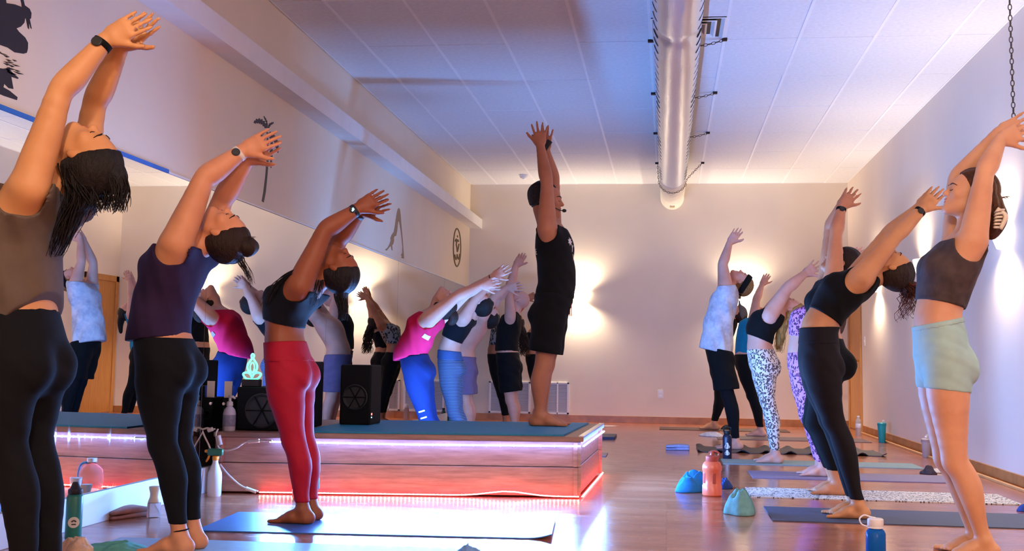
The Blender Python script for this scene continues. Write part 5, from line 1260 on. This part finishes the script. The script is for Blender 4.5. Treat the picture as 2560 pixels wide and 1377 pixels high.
# ------------------------------------------------------------------ right half of the class
def tiedye():
    t = NT('cloth_tie_dye'); v = t.coord(); f = t.noise(v, 5, 6, .7); t.l(t.ramp(f, [(.35, srgb(150, 152, 172)), (.6, srgb(216, 214, 222))]), t.b.inputs['Base Color']); t.set(Roughness=.9); return t.m
c = person(label='person in a pale tie dye shirt, black shorts and a dark headband', Y=11.7, ank=(1840, 1108), knee=(1820, 985), hip=(1800, 890), waist=(1790, 830), chest=(1806, 765), sh=(1816, 722), elb=(1808, 660), wri=(1824, 606), tip=(1850, 570), head=(1852, 704), hup=(.96, .22), nb=(1826, 722), S=1.03, male=True, skinm=SK5, v=V2, tor=1.02, arm=1.05, spread=.4)
leggings(c, (1760, 890), (1840, 890), NAVY, .12)
shorts(c, (1755, 865), (1835, 880), BLK, .85, .12, .125, ((1764, 978), (1832, 972)))
tee = cone(c['Sn'], lerp(c['Sn'], c['E1'], .5), .068, .072), cone(c['Sf'], lerp(c['Sf'], c['E2'], .5), .068, .072)
top_wear(c, 'tee_shirt', ((1744, 868), (1832, 890)), tiedye(), .016, .03, None, extra=list(tee)+pxc(c, [(1800, 790, .14), (1794, 830, .15), (1789, 880, .168)], 0, .03, 4, 1.25), wr=(.006, 34, (1, .3, .3)))
hair_cap(c, .02, .6, .012, pxc(c, [(1842, 722, .04), (1845, 736, .025), (1850, 745, .01)]), HLBR)
mesh_child(c, 'headband', [ell(c['L'](-.024, .036), c['ax3'], np.array([.117, .108, .093])*c['hS'], .02)], BLK, .007, cuts=[(c['L'](.0, .082), c['U']-c['Fv']*.35), (c['L'](.0, .02), -(c['U']-c['Fv']*.35))])
TEALT = cloth('teal_top', srgb(16, 124, 160))
c = person(label='person in a teal top and black leggings behind the blonde woman', Y=13.9, ank=(1903, 1078), knee=(1882, 990), hip=(1864, 908), waist=(1862, 868), chest=(1872, 825), sh=(1886, 800), elb=(1892, 750), wri=(1905, 712), tip=(1920, 684), head=(1912, 790), hup=(.95, .25), nb=(1894, 800), S=1., skinm=SK5, v=.0092, th=1.1, tor=1.1, spread=.5, lips=False)
leggings(c, (1825, 885), (1900, 885), BLK, .12); top_wear(c, 'tank_top', ((1822, 897), (1905, 897)), TEALT, .014, .0, .07, extra=pxc(c, [(1868, 850, .125), (1866, 895, .135)], 0, .03, 3, 1.3))
hair_cap(c, .03, .7, .014, pxc(c, [(1925, 800, .05), (1930, 825, .04), (1928, 850, .02)]), HBLK, v=.009)
c = person(label='person in black with a grey cap half hidden behind the headband man', Y=15.1, ank=(1786, 1062), knee=(1800, 985), hip=(1798, 905), waist=(1798, 870), chest=(1810, 828), sh=(1822, 803), elb=(1815, 750), wri=(1818, 715), tip=(1826, 690), head=(1842, 782), hup=(.8, -.1), nb=(1828, 800), S=1.02, male=True, skinm=SK2, v=.0095, lips=False)
leggings(c, (1765, 885), (1840, 885), BLK, .12); top_wear(c, 'tank_top', ((1765, 890), (1840, 890)), BLK, .014, .02, .06)
hair_cap(c, .03, .7, .010, (), HDKB, v=.009)
mesh_child(c, 'cap', [ell(c['L'](-.012, .045), c['ax3'], np.array([.112, .092, .09])*c['hS'], .02), cone(c['L'](.08, .05), c['L'](.15, .05), .014, .01, 5., .02)], cloth('cap_grey', srgb(86, 84, 84)), .009, cuts=[(c['L'](0, .03), -c['U'])])
c = person(label='blonde person in white leopard leggings and black sports bra', Y=10.2, ank=(1940, 1128), knee=(1921, 1005), hip=(1912, 912), waist=(1898, 866), chest=(1904, 814), sh=(1926, 786), elb=(1970, 720), wri=(2012, 684), tip=(2052, 656), head=(1976, 772), hup=(1, .05), nb=(1944, 784), S=1., skinm=SK5, v=V2, th=1.1, tor=1.1, arm=1.2, spread=1.3, brow=HBLD)
leggings(c, (1860, 872), (1940, 872), leopard('white_leopard', srgb(228, 218, 214), srgb(60, 48, 56), srgb(120, 96, 96)), .12)
top_wear(c, 'sports_bra', ((1860, 832), (1936, 864)), BLK, .008, .0, .07); straps(c, BLK)
hair_cap(c, .03, .7, .015, pxc(c, [(1965, 795, .04), (1955, 820, .04), (1950, 845, .035), (1943, 872, .012)]), HBLD)
pony(c, [(1962, 795), (1955, 820), (1950, 845), (1944, 880)], .04, .045, 90, HBLD, .012, 1.5, rs=.004)
PLEO = leopard('pink_leopard', srgb(214, 140, 200), srgb(54, 20, 50), srgb(120, 60, 110), 52)
c = person(label='person in a matching pink leopard bra and leggings', Y=9.1, ank=(2056, 1163), knee=(2024, 1040), hip=(2010, 915), waist=(2002, 865), chest=(2012, 808), sh=(2036, 776), elb=(2084, 700), wri=(2122, 650), tip=(2160, 620), head=(2082, 748), hup=(.95, .1), nb=(2052, 772), S=.99, skinm=SK5, v=V2, th=1.05, arm=.95)
leggings(c, (1970, 880), (2060, 880), PLEO, .12); top_wear(c, 'sports_bra', ((1970, 838), (2050, 848)), PLEO, .008, -.01, .068); straps(c, PLEO)
hair_cap(c, .03, .7, .014, pxc(c, [(2100, 770, .045), (2105, 800, .035), (2102, 830, .015)]), HBRN)
c = person(label='person in black with one arm straight up and a band on the wrist', Y=7.85, ank=(2094, 1205), knee=(2038, 1055), hip=(2082, 905), waist=(2062, 840), chest=(2062, 762), sh=(2084, 700), elb=(2090, 585), wri=(2104, 518), tip=(2142, 466), elb2=(2076, 570), wri2=(2098, 520), tip2=(2138, 470), head=(2102, 656), hup=(.62, -.78), nb=(2084, 694), S=1.02, skinm=SK2, v=V2, th=1.1, glute=1.1, arm=1.05, spread=1.0)
leggings(c, (2000, 845), (2120, 845), BLK, .17); top_wear(c, 'sports_bra', ((2000, 800), (2120, 800)), BLK, .008, .0, .07); straps(c, BLK)
hair_cap(c, .03, .7, .013, (), HDKB); watch(c, 0, BLK, BLACK, .032, 'fitness_band')
c = person(label='person in charcoal leggings and black bra with a curly ponytail on the slate mat', Y=6.68, ank=(2146, 1262), knee=(2084, 1050), hip=(2052, 905), waist=(2046, 815), chest=(2096, 740), sh=(2152, 694), elb=(2238, 590), wri=(2304, 524), tip=(2366, 454), elb2=(2216, 590), wri2=(2296, 520), tip2=(2352, 470), head=(2232, 668), hup=(.95, .22), nb=(2176, 690), S=1., skinm=SK1, v=V1, th=1.12, tor=1.0, arm=1.1, spread=.35)
leggings(c, (1990, 820), (2110, 818), CHAR, .115); waistband(c, (1990, 820), (2110, 818), .1, CHAR, .007)
top_wear(c, 'crop_top', ((2018, 764), (2102, 818)), BLK, .009, .0, .085)
hair_cap(c, .025, .7, .012, pxc(c, [(2250, 700, .03), (2262, 708, .033), (2272, 718, .034), (2273, 738, .02)]), HDKB)
pony(c, [(2256, 705), (2274, 712), (2276, 740), (2268, 800)], .045, .06, 110, HRED, .016, 4.5, rs=.0042, ragged=.45, name='curls')
watch(c, 0, BLK, BLACK, .032, 'fitness_band')
MINT = cloth('mint_shorts', srgb(164, 196, 186), .85, var=.05); HEA = cloth('heather_grey', srgb(72, 60, 58), var=.3, bs=500)
c = person(label='person in mint biker shorts and a grey crop top with a claw clip', Y=5.52, ank=(2460, 1340), knee=(2388, 1150), hip=(2368, 905), waist=(2342, 792), chest=(2368, 690), sh=(2432, 600), elb=(2462, 432), wri=(2500, 350), tip=(2580, 316), elb2=(2392, 450), wri2=(2496, 332), tip2=(2575, 300), head=(2420, 486), hup=(.28, -.95), nb=(2416, 600), S=1.03, skinm=SK4, v=V1, th=1.08, tor=1.02, arm=1.05, spread=.8, brow=HBRN, z0=.0)
leggings(c, (2275, 818), (2402, 794), MINT, None, .006, 'biker_shorts', extra=())
bs_ = [o for o in c['e'].children if o.name.startswith('biker')][0]
bpy.data.objects.remove(bs_)
A_, n_ = pcut(c, (2300, 968), (2432, 984), c['Pc'])
mesh_child(c, 'biker_shorts', grp(c, ['pelvis', 'legs'], .006)+[inflate(p, .006) for p in c['G']['torso'][:5]], MINT, c['v'], cuts=[pcut(c, (2275, 818), (2402, 794), c['Pc']-c['up1']*.2), (A_, n_)], wr=(.0012, 70, (.5, .2, 1)))
waistband(c, (2275, 818), (2402, 794), .025, MINT, .009)
top_wear(c, 'crop_top', ((2278, 744), (2405, 774)), HEA, .009, -.005, .085)
hair_cap(c, .03, .7, .015, pxc(c, [(2462, 500, .075), (2480, 525, .055), (2490, 545, .05), (2482, 575, .035), (2478, 590, .015)]), HBRN)
pony(c, [(2488, 508), (2502, 496), (2514, 492), (2526, 498)], .012, .022, 12, HBRN, .004, 1., rs=.0025, name='loose_strands')
CLIP = mat('claw_clip_cream', srgb(226, 212, 184), .3, 0, 0)
for i in range(6):
    a = i/5; tube('claw_clip_tooth', catmull([ony(2510-a*12, 524+a*44, 5.42), ony(2494-a*6, 526+a*42, 5.40), ony(2487-a*2, 532+a*36, 5.43)], 4), .006, CLIP, c['e'], 6)
tube('claw_clip_spine', catmull([ony(2492, 522, 5.43), ony(2514, 540, 5.42), ony(2500, 572, 5.43)], 5), .011, CLIP, c['e'], 8)
